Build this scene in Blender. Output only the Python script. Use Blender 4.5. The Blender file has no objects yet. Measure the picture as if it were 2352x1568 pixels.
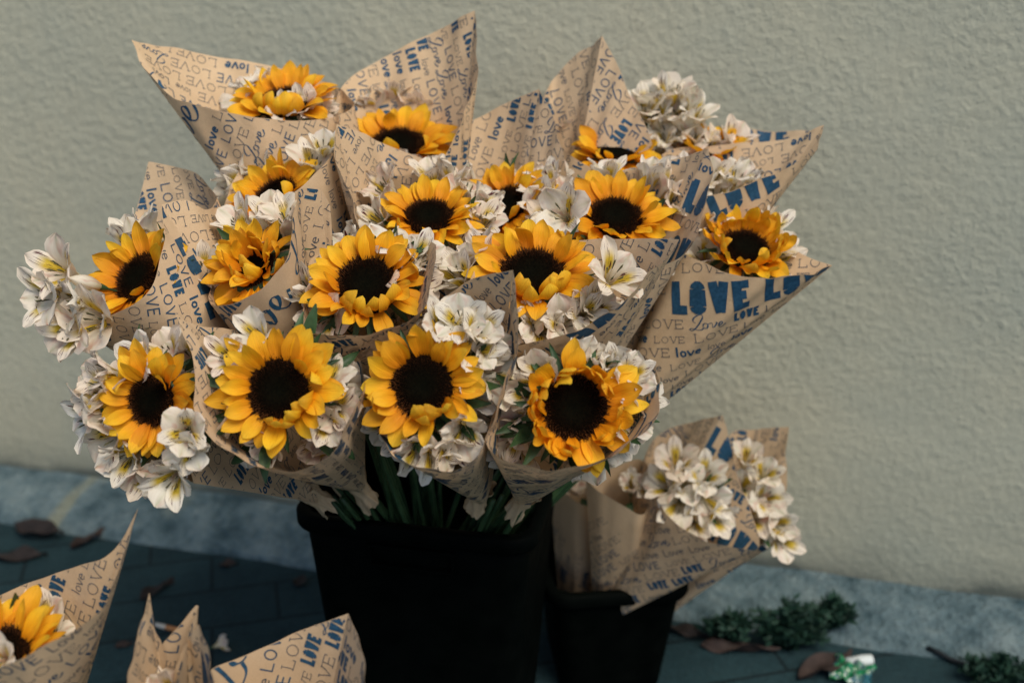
import bpy, math, random
import numpy as np
from mathutils import Vector, Matrix, noise, Quaternion
random.seed(7); rng = np.random.default_rng(7)
R = math.radians
S = bpy.context.scene
COL = S.collection
# ------------------------------------------------------------------ camera
PITCH = R(22.0); FPX = 2613.0; CAMZ = 1.15
cam_d = bpy.data.cameras.new("camera"); cam = bpy.data.objects.new("camera", cam_d); COL.objects.link(cam)
cam.location = (0, 0, CAMZ); cam.rotation_euler = (math.pi/2-PITCH, 0, 0)
cam_d.sensor_width = 36; cam_d.lens = 40; cam_d.clip_start = .02; cam_d.clip_end = 400
cam_d.dof.use_dof = True; cam_d.dof.focus_distance = 1.2; cam_d.dof.aperture_fstop = 3.0
S.camera = cam
# ------------------------------------------------------------------ light
SUN_EL, SUN_AZ = R(56), R(142)      # azimuth clockwise from +Y: behind and to the right of the camera
w = bpy.data.worlds.new("World"); S.world = w; w.use_nodes = True
wn = w.node_tree; bg = wn.nodes['Background']
sky = wn.nodes.new('ShaderNodeTexSky'); sky.sky_type = 'NISHITA'; sky.sun_disc = False
sky.sun_elevation = SUN_EL; sky.sun_rotation = SUN_AZ; sky.air_density = 1.0; sky.dust_density = 1.2; sky.ozone_density = 1.0
wn.links.new(sky.outputs[0], bg.inputs[0]); bg.inputs[1].default_value = 0.098
sd = bpy.data.lights.new("sun", 'SUN'); sun = bpy.data.objects.new("sun", sd); COL.objects.link(sun)
sd.energy = 2.15; sd.angle = R(34); sd.color = (1.0, .90, .74)
SD = Vector((math.cos(SUN_EL)*math.sin(SUN_AZ), math.cos(SUN_EL)*math.cos(SUN_AZ), math.sin(SUN_EL)))
sun.rotation_euler = SD.to_track_quat('Z', 'Y').to_euler(); sun.location = (0, 0, 5)
S.view_settings.view_transform = 'Standard'; S.view_settings.look = 'None'
S.view_settings.exposure = 0.46; S.view_settings.gamma = 1.0
S.cycles.max_bounces = 6; S.cycles.transparent_max_bounces = 4
# ------------------------------------------------------------------ coordinates
CP = np.array([0, 0, CAMZ]); CF = np.array([0, math.cos(PITCH), -math.sin(PITCH)])
CR = np.array([1., 0, 0]); CU = np.array([0, math.sin(PITCH), math.cos(PITCH)])
def ray(px, py): return CF + (px-1176)/FPX*CR + (784-py)/FPX*CU
def at(px, py, d): return CP + d*ray(px, py)
def at_z(px, py, z):
    r = ray(px, py); return CP + r*((z-CAMZ)/r[2])
def to_px(p):
    q = np.asarray(p)-CP; d = q@CF; return np.array([1176+FPX*(q@CR)/d, 784-FPX*(q@CU)/d])
def cdir(nx, ny):
    nz = math.sqrt(max(0.02, 1-nx*nx-ny*ny)); v = nx*CR+ny*CU-nz*CF
    return Vector(v/np.linalg.norm(v))
# ------------------------------------------------------------------ helpers
def mesh(name, V, F, mats, mi=None, smooth=True, uv=None):
    me = bpy.data.meshes.new(name)
    me.from_pydata([tuple(map(float, v)) for v in V], [], [tuple(int(i) for i in f) for f in F])
    for m in mats: me.materials.append(m)
    if mi is not None: me.polygons.foreach_set('material_index', np.asarray(mi, dtype=np.int32))
    me.polygons.foreach_set('use_smooth', [smooth]*len(me.polygons))
    if uv is not None:
        l = me.uv_layers.new(name='UVMap'); idx = np.empty(len(me.loops), dtype=np.int32)
        me.loops.foreach_get('vertex_index', idx); l.data.foreach_set('uv', np.asarray(uv, dtype=np.float32)[idx].ravel())
    me.update(); return me
def link(name, me, parent=None, loc=None, M=None):
    o = bpy.data.objects.new(name, me); COL.objects.link(o)
    if parent is not None: o.parent = parent
    if M is not None: o.matrix_basis = M
    elif loc is not None: o.location = tuple(loc)
    return o
def tag(o, label=None, cat=None, group=None, kind=None):
    if label: o['label'] = label
    if cat: o['category'] = cat
    if group: o['group'] = group
    if kind: o['kind'] = kind
    return o
def frame(n, up=None, roll=0):
    z = Vector(n).normalized(); u = Vector(up) if up is not None else Vector((0, 0, 1))
    x = u.cross(z)
    if x.length < 1e-3: x = Vector((1, 0, 0)).cross(z)
    x.normalize(); y = z.cross(x)
    M = Matrix((x, y, z)).transposed().to_4x4()
    return M @ Matrix.Rotation(roll, 4, 'Z')
def nz(x, y, z): return noise.noise(Vector((x, y, z)))
# ------------------------------------------------------------------ materials
def newmat(name, rough=.8, spec=.3):
    m = bpy.data.materials.new(name); m.use_nodes = True; nt = m.node_tree
    b = nt.nodes['Principled BSDF']; b.inputs['Roughness'].default_value = rough
    b.inputs['Specular IOR Level'].default_value = spec
    return m, nt, b
def N(nt, t, **k):
    n = nt.nodes.new(t)
    for a, v in k.items(): setattr(n, a, v)
    return n
def ramp(nt, fac, stops, interp='LINEAR'):
    r = N(nt, 'ShaderNodeValToRGB'); r.color_ramp.interpolation = interp
    e = r.color_ramp.elements
    while len(e) < len(stops): e.new(.5)
    for i, (p, c) in enumerate(stops):
        e[i].position = p; e[i].color = (*c, 1) if len(c) == 3 else c
    nt.links.new(fac, r.inputs[0]); return r.outputs[0]
def tex(nt, kind, scale, vec=None, **k):
    t = N(nt, kind); t.inputs['Scale'].default_value = scale
    for a, v in k.items(): t.inputs[a].default_value = v
    if vec is not None: nt.links.new(vec, t.inputs['Vector'])
    return t
def coords(nt, which='Object'): return N(nt, 'ShaderNodeTexCoord').outputs[which]
def mapping(nt, vec, sc=(1, 1, 1), loc=(0, 0, 0), rot=(0, 0, 0)):
    m = N(nt, 'ShaderNodeMapping'); m.inputs['Scale'].default_value = sc; m.inputs['Location'].default_value = loc
    m.inputs['Rotation'].default_value = rot; nt.links.new(vec, m.inputs['Vector']); return m.outputs[0]
def mix(nt, fac, a, b, mode='MIX'):
    m = N(nt, 'ShaderNodeMix', data_type='RGBA', blend_type=mode)
    for s, v in ((0, fac), (6, a), (7, b)):
        if hasattr(v, 'is_output') or hasattr(v, 'links'): nt.links.new(v, m.inputs[s])
        else: m.inputs[s].default_value = v if s == 0 else ((*v, 1) if len(v) == 3 else v)
    return m.outputs[2]
def mth(nt, op, a, b=None, c=None):
    m = N(nt, 'ShaderNodeMath', operation=op)
    for i, v in enumerate((a, b, c)):
        if v is None: continue
        if hasattr(v, 'links'): nt.links.new(v, m.inputs[i])
        else: m.inputs[i].default_value = v
    return m.outputs[0]
def bump(nt, b, h, strength=.3, dist=.002):
    n = N(nt, 'ShaderNodeBump'); n.inputs['Strength'].default_value = strength; n.inputs['Distance'].default_value = dist
    nt.links.new(h, n.inputs['Height']); nt.links.new(n.outputs[0], b.inputs['Normal']); return n
def translucent(nt, b, col, fac):
    out = nt.nodes['Material Output']; t = N(nt, 'ShaderNodeBsdfTranslucent'); ms = N(nt, 'ShaderNodeMixShader')
    if hasattr(col, 'links'): nt.links.new(col, t.inputs[0])
    else: t.inputs[0].default_value = (*col, 1)
    ms.inputs[0].default_value = fac
    nt.links.new(b.outputs[0], ms.inputs[1]); nt.links.new(t.outputs[0], ms.inputs[2]); nt.links.new(ms.outputs[0], out.inputs[0])
def sepuv(nt):
    s = N(nt, 'ShaderNodeSeparateXYZ'); uv = coords(nt, 'UV'); nt.links.new(uv, s.inputs[0]); return uv, s.outputs[0], s.outputs[1]
def objrand(nt): return N(nt, 'ShaderNodeObjectInfo').outputs['Random']

def mat_paper():
    m, nt, b = newmat("kraft_paper", .78, .25); c = coords(nt)
    n1 = tex(nt, 'ShaderNodeTexNoise', 9, c, Detail=4, Roughness=.6)
    n2 = tex(nt, 'ShaderNodeTexNoise', 900, c, Detail=2)
    base = ramp(nt, n1.outputs[0], [(.3, (.61, .435, .265)), (.7, (.72, .535, .34))])
    tint = ramp(nt, objrand(nt), [(0, (.93, .93, .95)), (1, (1.05, 1.03, 1.0))])
    base = mix(nt, 1.0, base, tint, 'MULTIPLY')
    sp = ramp(nt, n2.outputs[0], [(.35, (.86, .85, .83)), (.6, (1, 1, 1))])
    base = mix(nt, .6, base, sp, 'MULTIPLY'); nt.links.new(base, b.inputs['Base Color'])
    n3 = tex(nt, 'ShaderNodeTexNoise', 28, c, Detail=5, Roughness=.55, Distortion=.6)
    bump(nt, b, n3.outputs[0], .35, .004); translucent(nt, b, base, .16); return m
def mat_ink(name, col):
    m, nt, b = newmat(name, .6, .3); c = coords(nt)
    n = tex(nt, 'ShaderNodeTexNoise', 260, c, Detail=3)
    nt.links.new(ramp(nt, n.outputs[0], [(.3, tuple(x*.8 for x in col)), (.75, tuple(min(1, x*1.35+.01) for x in col))]), b.inputs['Base Color'])
    return m
PAPER = mat_paper()
INK = mat_ink("ink_blue", (.012, .062, .120)); INK2 = mat_ink("ink_slate", (.045, .065, .090))
def mat_petal():
    m, nt, b = newmat("sunflower_petal", .55, .3); uv, u, v = sepuv(nt)
    base = ramp(nt, v, [(0, (.78, .25, .003)), (.22, (.92, .39, .006)), (.6, (.98, .53, .016)), (1, (.98, .61, .04))])
    rr = ramp(nt, objrand(nt), [(0, (.90, .74, .70)), (.5, (1, .96, 1)), (1, (1.06, 1.16, 1.3))])
    base = mix(nt, 1.0, base, rr, 'MULTIPLY')
    st = tex(nt, 'ShaderNodeTexNoise', 1, mapping(nt, uv, (20, 1.3, 1)), Detail=2)
    base = mix(nt, .5, base, ramp(nt, st.outputs[0], [(.35, (.80, .66, .5)), (.6, (1, 1, 1))]), 'MULTIPLY')
    n = tex(nt, 'ShaderNodeTexNoise', 260, coords(nt), Detail=2)
    base = mix(nt, ramp(nt, n.outputs[0], [(.74, (0, 0, 0)), (.80, (.7, .7, .7))]), base, (.30, .10, .01))
    nt.links.new(base, b.inputs['Base Color'])
    bump(nt, b, st.outputs[0], .8, .0016); translucent(nt, b, base, .30); return m
PETAL = mat_petal()
def mat_disk():
    m, nt, b = newmat("sunflower_disk", .9, .03); c = coords(nt)
    l = N(nt, 'ShaderNodeVectorMath', operation='LENGTH'); nt.links.new(c, l.inputs[0])
    n = tex(nt, 'ShaderNodeTexNoise', 420, c, Detail=2)
    rr = mth(nt, 'DIVIDE', l.outputs['Value'], .034)
    a = ramp(nt, rr, [(0, (.003, .0035, .002)), (.6, (.003, .002, .001)), (1, (.006, .003, .002))])
    base = mix(nt, 1, a, ramp(nt, n.outputs[0], [(.3, (.5, .5, .5)), (.7, (1.7, 1.5, 1.3))]), 'MULTIPLY')
    nt.links.new(base, b.inputs['Base Color']); return m
DISK = mat_disk()
def mat_floret():
    m, nt, b = newmat("floret", .8, .08); c = coords(nt); l = N(nt, 'ShaderNodeVectorMath', operation='LENGTH'); nt.links.new(c, l.inputs[0])
    rr = mth(nt, 'DIVIDE', l.outputs['Value'], .034); n = tex(nt, 'ShaderNodeTexNoise', 300, c, Detail=1)
    a = ramp(nt, rr, [(0, (.006, .008, .003)), (.38, (.005, .005, .002)), (.62, (.020, .008, .003)), (.85, (.075, .028, .009)), (1, (.10, .04, .012))])
    nt.links.new(mix(nt, 1, a, ramp(nt, n.outputs[0], [(.35, (.35, .35, .35)), (.65, (1.6, 1.5, 1.4))]), 'MULTIPLY'), b.inputs['Base Color']); return m
FLORET = mat_floret()
def mat_tepal(inner):
    m, nt, b = newmat("alstroemeria_inner" if inner else "alstroemeria_outer", .5, .3); uv, u, v = sepuv(nt)
    off = N(nt, 'ShaderNodeCombineXYZ'); nt.links.new(mth(nt, 'MULTIPLY', objrand(nt), 40), off.inputs[0]); 
    va = N(nt, 'ShaderNodeVectorMath', operation='ADD'); nt.links.new(mapping(nt, uv, (1, 1, 1)), va.inputs[0]); nt.links.new(off.outputs[0], va.inputs[1])
    cu = mth(nt, 'ABSOLUTE', mth(nt, 'SUBTRACT', mth(nt, 'FRACT', u), .5))
    white = ramp(nt, v, [(0, (.60, .58, .36)), (.35, (.86, .81, .69)), (.7, (.93, .89, .83)), (1, (.90, .83, .75))])
    tint = ramp(nt, objrand(nt), [(0, (1, .92, .83)), (.45, (1, .98, .90)), (1, (1, 1.01, .97))])
    base = mix(nt, 1, white, tint, 'MULTIPLY')
    vein = tex(nt, 'ShaderNodeTexNoise', 1, mapping(nt, uv, (30, 1.5, 1)), Detail=2)
    base = mix(nt, .25, base, ramp(nt, vein.outputs[0], [(.35, (.8, .74, .66)), (.6, (1, 1, 1))]), 'MULTIPLY')
    if inner:
        ym = mth(nt, 'MULTIPLY', ramp(nt, v, [(.10, (0, 0, 0)), (.30, (1, 1, 1)), (.62, (1, 1, 1)), (.80, (0, 0, 0))]), ramp(nt, cu, [(.18, (1, 1, 1)), (.42, (0, 0, 0))]))
        base = mix(nt, ym, base, (.74, .53, .05))
        s = N(nt, 'ShaderNodeVectorMath', operation='MULTIPLY'); nt.links.new(va.outputs[0], s.inputs[0]); s.inputs[1].default_value = (11, 5.5, 1)
        vo = N(nt, 'ShaderNodeTexVoronoi', feature='F1'); vo.inputs['Scale'].default_value = 1; vo.inputs['Randomness'].default_value = .75; nt.links.new(s.outputs[0], vo.inputs['Vector'])
        vs = tex(nt, 'ShaderNodeTexNoise', 1, mapping(nt, va.outputs[0], (20, 3.2, 1)), Detail=1)
        dash = ramp(nt, vs.outputs[0], [(.60, (0, 0, 0)), (.63, (1, 1, 1))])
        dm = mth(nt, 'MULTIPLY', dash, mth(nt, 'MULTIPLY', ramp(nt, v, [(.30, (0, 0, 0)), (.38, (1, 1, 1)), (.84, (1, 1, 1)), (.93, (0, 0, 0))]), ramp(nt, cu, [(.36, (1, 1, 1)), (.46, (0, 0, 0))])))
        base = mix(nt, dm, base, (.10, .015, .02))
    else:
        g = mth(nt, 'MULTIPLY', ramp(nt, v, [(.55, (0, 0, 0)), (1, (1, 1, 1))]), ramp(nt, cu, [(.0, (1, 1, 1)), (.16, (0, 0, 0))]))
        base = mix(nt, mth(nt, 'MULTIPLY', g, .55), base, (.32, .36, .14))
        p = tex(nt, 'ShaderNodeTexNoise', 2.2, va.outputs[0], Detail=2)
        pk = mth(nt, 'MULTIPLY', ramp(nt, p.outputs[0], [(.51, (0, 0, 0)), (.70, (1, 1, 1))]), ramp(nt, cu, [(.05, (.75, .75, .75)), (.48, (.2, .2, .2))]))
        base = mix(nt, pk, base, (.62, .27, .20))
    nt.links.new(base, b.inputs['Base Color']); bump(nt, b, vein.outputs[0], .3, .0008)
    translucent(nt, b, base, .36); return m
TIN, TOUT = mat_tepal(True), mat_tepal(False)
def mat_green(name, c1, c2, rough=.5, tr=.15, sc=60):
    m, nt, b = newmat(name, rough, .35); c = coords(nt)
    n = tex(nt, 'ShaderNodeTexNoise', sc, c, Detail=3)
    base = ramp(nt, n.outputs[0], [(.3, c1), (.7, c2)]); nt.links.new(base, b.inputs['Base Color'])
    bump(nt, b, n.outputs[0], .3, .001)
    if tr: translucent(nt, b, c2, tr)
    return m
LEAF = mat_green("leaf_green", (.018, .050, .016), (.06, .12, .045))
STEM = mat_green("stem_green", (.014, .042, .016), (.045, .090, .036), .5, 0, 40)
BUDG = mat_green("bud_green", (.20, .24, .09), (.42, .44, .26), .5, .15)
ANTH = mat_green("anther_olive", (.06, .06, .03), (.12, .11, .05), .8, 0)
def mat_wall():
    m, nt, b = newmat("stucco", .92, .15); c = coords(nt)
    big = tex(nt, 'ShaderNodeTexNoise', 1.1, mapping(nt, c, (1, 1, 1), (3.1, 0, .4)), Detail=6, Roughness=.6)
    base = ramp(nt, big.outputs[0], [(.3, (.42, .44, .36)), (.7, (.60, .555, .40))])
    n1 = tex(nt, 'ShaderNodeTexNoise', 88, c, Detail=6, Roughness=.6, Distortion=.1)
    n2 = tex(nt, 'ShaderNodeTexVoronoi', 62, c); n3 = tex(nt, 'ShaderNodeTexNoise', 180, c, Detail=3)
    h = mth(nt, 'ADD', mth(nt, 'MULTIPLY', n1.outputs[0], 1.0), mth(nt, 'MULTIPLY', n2.outputs['Distance'], .25))
    h = mth(nt, 'ADD', h, mth(nt, 'MULTIPLY', n3.outputs[0], .12))
    pm = tex(nt, 'ShaderNodeTexNoise', 3.2, c, Detail=5, Roughness=.6, Distortion=.4)     # trowelled smooth in places, rougher in others
    h = mth(nt, 'MULTIPLY', h, ramp(nt, pm.outputs[0], [(.35, (.45,)*3), (.65, (1.25,)*3)]))
    cr = N(nt, 'ShaderNodeTexVoronoi', feature='DISTANCE_TO_EDGE'); cr.inputs['Scale'].default_value = 1.3
    wv_ = N(nt, 'ShaderNodeVectorMath', operation='ADD'); nn_ = tex(nt, 'ShaderNodeTexNoise', 7, c, Detail=5); nt.links.new(c, wv_.inputs[0]); nt.links.new(nn_.outputs['Color'], wv_.inputs[1]); nt.links.new(wv_.outputs[0], cr.inputs['Vector'])
    crm = mth(nt, 'MULTIPLY', ramp(nt, cr.outputs['Distance'], [(0, (1,)*3), (.004, (0,)*3)]), ramp(nt, big.outputs[0], [(.50, (0,)*3), (.58, (.55,)*3)]))
    base = mix(nt, crm, base, (.17, .16, .13))
    st_ = tex(nt, 'ShaderNodeTexNoise', 38, c, Detail=1); base = mix(nt, ramp(nt, st_.outputs[0], [(.79, (0,)*3), (.82, (.6,)*3)]), base, (.15, .14, .11))
    base = mix(nt, .5, base, ramp(nt, n1.outputs[0], [(.3, (.80, .80, .80)), (.6, (1, 1, 1))]), 'MULTIPLY')
    sp = N(nt, 'ShaderNodeSeparateXYZ'); nt.links.new(c, sp.inputs[0])
    dn = tex(nt, 'ShaderNodeTexNoise', 6, c, Detail=5)
    zz = mth(nt, 'ADD', sp.outputs[2], mth(nt, 'MULTIPLY', dn.outputs[0], -.10))
    dirt = ramp(nt, zz, [(.0, (.92,)*3), (.022, (.45,)*3), (.07, (.18,)*3), (.24, (0,)*3)])
    base = mix(nt, dirt, base, (.08, .095, .085)); nt.links.new(base, b.inputs['Base Color'])
    bump(nt, b, h, .5, .007); return m
def mat_concrete():
    m, nt, b = newmat("curb_concrete", .85, .2); c = coords(nt)
    n = tex(nt, 'ShaderNodeTexNoise', 14, c, Detail=6, Roughness=.65); n2 = tex(nt, 'ShaderNodeTexNoise', 90, c, Detail=4)
    base = ramp(nt, n.outputs[0], [(.36, (.036, .066, .078)), (.5, (.090, .135, .150)), (.66, (.155, .205, .212))])
    base = mix(nt, .5, base, ramp(nt, n2.outputs[0], [(.35, (.7, .7, .7)), (.6, (1.1, 1.1, 1.1))]), 'MULTIPLY')
    st = tex(nt, 'ShaderNodeTexNoise', 5, mapping(nt, c, (1.5, .3, 1)), Detail=3, Distortion=.6)
    base = mix(nt, ramp(nt, st.outputs[0], [(.66, (0, 0, 0)), (.72, (.6, .6, .6))]), base, (.24, .24, .16))
    nt.links.new(base, b.inputs['Base Color']); h = mth(nt, 'ADD', n2.outputs[0], mth(nt, 'MULTIPLY', n.outputs[0], 2.0)); bump(nt, b, h, .9, .010); return m
def mat_asphalt():
    m, nt, b = newmat("asphalt", .85, .2); c = coords(nt)
    n = tex(nt, 'ShaderNodeTexNoise', 7, c, Detail=8, Roughness=.7); n2 = tex(nt, 'ShaderNodeTexNoise', 110, c, Detail=5, Roughness=.7)
    base = ramp(nt, n.outputs[0], [(.3, (.007, .023, .029)), (.7, (.018, .045, .053))])
    base = mix(nt, .6, base, ramp(nt, n2.outputs[0], [(.3, (.5, .5, .5)), (.68, (1.2, 1.2, 1.2)), (.8, (3, 3, 3))]), 'MULTIPLY')
    br = N(nt, 'ShaderNodeTexBrick'); br.inputs['Scale'].default_value = 1.0; br.inputs['Brick Width'].default_value = .22; br.inputs['Row Height'].default_value = .11; br.inputs['Mortar Size'].default_value = .004; br.inputs['Mortar Smooth'].default_value = .6
    br.inputs['Color1'].default_value = (.85, .85, .85, 1); br.inputs['Color2'].default_value = (1.2, 1.2, 1.2, 1); br.inputs['Mortar'].default_value = (.25, .28, .30, 1)
    nt.links.new(mapping(nt, c, (1, 1, 1), (0, 0, 0), (0, 0, -.24)), br.inputs['Vector']); base = mix(nt, .9, base, br.outputs['Color'], 'MULTIPLY')
    gr = tex(nt, 'ShaderNodeTexNoise', 420, c, Detail=1); base = mix(nt, ramp(nt, gr.outputs[0], [(.70, (0,)*3), (.74, (.5,)*3)]), base, (.16, .17, .16))
    nt.links.new(base, b.inputs['Base Color']); bump(nt, b, n2.outputs[0], .8, .005); return m
def mat_black():
    m, nt, b = newmat("black_plastic", .6, .025); c = coords(nt)
    n = tex(nt, 'ShaderNodeTexNoise', 30, c, Detail=5)
    nt.links.new(ramp(nt, n.outputs[0], [(.3, (.0007, .0014, .0011)), (.8, (.0022, .0032, .0027))]), b.inputs['Base Color'])
    nt.links.new(ramp(nt, n.outputs[0], [(.3, (.55,)*3), (.7, (.75,)*3)]), b.inputs['Roughness']); return m
BLACK = mat_black()
def simple(name, col, rough=.7, var=.25, sc=60):
    m, nt, b = newmat(name, rough, .3); n = tex(nt, 'ShaderNodeTexNoise', sc, coords(nt), Detail=4)
    nt.links.new(ramp(nt, n.outputs[0], [(.3, tuple(x*(1-var) for x in col)), (.7, tuple(min(1, x*(1+var)) for x in col))]), b.inputs['Base Color'])
    bump(nt, b, n.outputs[0], .3, .002); return m
# ------------------------------------------------------------------ setting
ZK = .05
wa, wb = at_z(0, 1066, ZK), at_z(2352, 1376, ZK)
wd = (wb-wa)/np.linalg.norm(wb-wa); wnrm = np.array([wd[1], -wd[0], 0.])     # wall direction, and towards the camera
ka, kb = at_z(0, 1206, 0), at_z(2352, 1545, 0)
WANG = math.atan2(wd[1], wd[0])
MW = Matrix.Translation(Vector((*wa[:2], 0))) @ Matrix.Rotation(WANG, 4, 'Z')
G = 60.0
ground = link('ground', mesh('ground', [(-G, -G, 0), (G, -G, 0), (G, G, 0), (-G, G, 0)], [(0, 1, 2, 3)], [mat_asphalt()])); tag(ground, kind='structure')
# wall: one thick slab, long and high enough to be seen past from the side
def box_mesh(name, x0, x1, y0, y1, z0, z1, mats):
    V = [(x, y, z) for x in (x0, x1) for y in (y0, y1) for z in (z0, z1)]
    F = [(0, 1, 3, 2), (4, 6, 7, 5), (0, 4, 5, 1), (2, 3, 7, 6), (0, 2, 6, 4), (1, 5, 7, 3)]
    return mesh(name, V, F, mats, smooth=False)
wall = link('wall', box_mesh('wall', -3.5, 5.5, 0, .2, -.05, 3.0, [mat_wall()]), M=MW)
tag(wall, 'rough plastered beige wall standing behind all the flowers', 'wall')
# curb: sloping concrete strip along the wall foot
inv = MW.inverted(); k0 = inv @ Vector(ka); k1 = inv @ Vector(kb)
def ky(x): return k0.y + (k1.y-k0.y)*(x-k0.x)/(k1.x-k0.x)
V, F = [], []; nx, ny = 260, 14
for i in range(nx+1):
    x = -3.5+9.0*i/nx; yf = ky(max(-1.2, min(2.2, x))) + .012*nz(x*6, 0, 3) + .005*nz(x*25, 0, 9)
    for j in range(ny+1):
        t = j/ny; y = .0-.001 + (yf)*t
        z = ZK*(1-t**1.6)*1.0 + .004*nz(x*12, y*12, 1) + .002*nz(x*40, y*40, 5)
        if j == 0: z = ZK+.004*nz(x*9, 0, 4)
        if j == ny: z = -.01
        V.append((x, y, z))
for i in range(nx):
    for j in range(ny):
        a = i*(ny+1)+j; F.append((a, a+1, a+ny+2, a+ny+1))
curb = link('curb', mesh('curb', V, F, [mat_concrete()]), M=MW); tag(curb, kind='structure')

# ------------------------------------------------------------------ lettering for the printed paper
def ell(cx, cy, rx, ry, a0=0, a1=360, n=18): return [(cx+rx*math.cos(R(a0+(a1-a0)*i/n)), cy+ry*math.sin(R(a0+(a1-a0)*i/n))) for i in range(n+1)]
def spline(P, n=5):
    P = np.array(P, float); Q = np.vstack([2*P[0]-P[1], P, 2*P[-1]-P[-2]]); out = []
    for i in range(1, len(Q)-2):
        for k in range(n):
            t = k/n; a, b, c, d = Q[i-1], Q[i], Q[i+1], Q[i+2]
            out.append(.5*((2*b)+(-a+c)*t+(2*a-5*b+4*c-d)*t*t+(-a+3*b-3*c+d)*t**3))
    out.append(P[-1]); return [tuple(p) for p in out]
def w_upper(w, cw, serif, h=1.0, gap=.2, o_sq=False):   # strokes of LOVE in capitals
    st = []; x = 0; i = w/2
    st += [[(x+i, h), (x+i, 0)], [(x+w, i), (x+cw*.82, i)]]
    if serif: st += [[(x-.12, h-i), (x+w+.12, h-i)], [(x-.12, i), (x, i)], [(x+cw*.82-i, w), (x+cw*.82-i, .27)]]
    x += cw*.82+gap
    if o_sq:
        r = cw*.42; st += [ell(x+r, h-r, r-i, r-i, 0, 180, 10), [(x+i, h-r), (x+i, r)], ell(x+r, r, r-i, r-i, 180, 360, 10), [(x+2*r-i, r), (x+2*r-i, h-r)]]; x += 2*r+gap
    else: st += [ell(x+cw*.52, h/2, cw*.52-i, h/2-i, 0, 360, 22)]; x += cw*1.04+gap
    st += [[(x+i, h), (x+cw*.5, i*.2)], [(x+cw*.5, i*.2), (x+cw-i, h)]]
    if serif: st += [[(x-.12, h-i), (x+.2, h-i)], [(x+cw-.2, h-i), (x+cw+.12, h-i)]]
    x += cw+gap
    st += [[(x+i, h), (x+i, 0)], [(x+w, h-i), (x+cw*.8, h-i)], [(x+w, i), (x+cw*.8, i)], [(x+w, h*.52), (x+cw*.66, h*.52)]]
    if serif: st += [[(x-.12, h-i), (x, h-i)], [(x-.12, i), (x, i)], [(x+cw*.8-i, h-w), (x+cw*.8-i, h-.25)], [(x+cw*.8-i, w), (x+cw*.8-i, .25)]]
    return [(s, w) for s in st], x+cw*.8
def w_lower(w, cap=False):
    st = []; x = 0; i = w/2
    if cap: st += [[(i, 1), (i, 0)], [(w, i), (.5, i)]]; x = .6+w*.5
    else: st += [[(i, 1.02), (i, 0)]]; x = w+.14
    r = .30+i*.3; st += [ell(x+r, .33, r-i, .36-i, 0, 360, 16)]; x += 2*r+.08
    st += [[(x, .68), (x+.26+i*.5, i*.2)], [(x+.26+i*.5, i*.2), (x+.52+i, .68)]]; x += .60+i
    r = .31+i*.3; st += [[(x+w, .36), (x+2*r-i*.6, .36)], ell(x+r, .33, r-i, .36-i, 12, 318, 15)]; x += 2*r
    return [(s, w) for s in st], x
def w_script(w):
    L = spline([(.30, .50), (.10, .62), (.14, .86), (.46, 1.12), (.80, 1.20), (.90, 1.02), (.70, .66), (.46, .30), (.20, .0), (-.06, -.14), (-.24, -.08), (-.14, .06), (.10, .04), (.36, -.10), (.66, -.12), (.86, .04)])
    o = spline([(1.02, .46), (.86, .36), (.84, .12), (1.0, -.02), (1.18, .10), (1.20, .34), (1.04, .46), (1.2, .36), (1.42, .42)])
    v = spline([(1.40, .42), (1.50, .50), (1.56, .30), (1.56, .02), (1.74, .18), (1.90, .46), (1.84, .54), (1.82, .46), (1.96, .42)])
    e = spline([(1.98, .16), (2.16, .22), (2.34, .40), (2.26, .56), (2.10, .46), (2.02, .20), (2.12, -.02), (2.34, .0), (2.60, .24)])
    return [(s, w) for s in (L, o, v, e)], 2.6
STY = {'serif': (w_upper(.065, 1.0, True, gap=.30), .0115, 1), 'serif_s': (w_upper(.07, .95, True, gap=.28), .0085, 1), 'sans': (w_upper(.11, .85, False, gap=.2), .0125, 0),
       'bold': (w_upper(.25, .56, False, gap=.07, o_sq=True), .0145, 0), 'low': (w_lower(.19), .0125, 0), 'lowt': (w_lower(.09), .010, 1),
       'cap': (w_lower(.10, True), .0115, 1), 'script': (w_script(.085), .0150, 0), 'big': (w_upper(.27, .60, False, gap=.08, o_sq=True), .040, 0), 'bigscript': (w_script(.075), .040, 0)}
def resample(P, step):
    P = np.array(P, float); seg = np.linalg.norm(np.diff(P, axis=0), axis=1); L = np.concatenate([[0], np.cumsum(seg)])
    n = max(1, int(math.ceil(L[-1]/step))); q = np.unique(np.concatenate([np.linspace(0, L[-1], n+1)]+([L] if len(P) < 8 else [])))
    return np.stack([np.interp(q, L, P[:, 0]), np.interp(q, L, P[:, 1])], 1)
WC = {}
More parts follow.
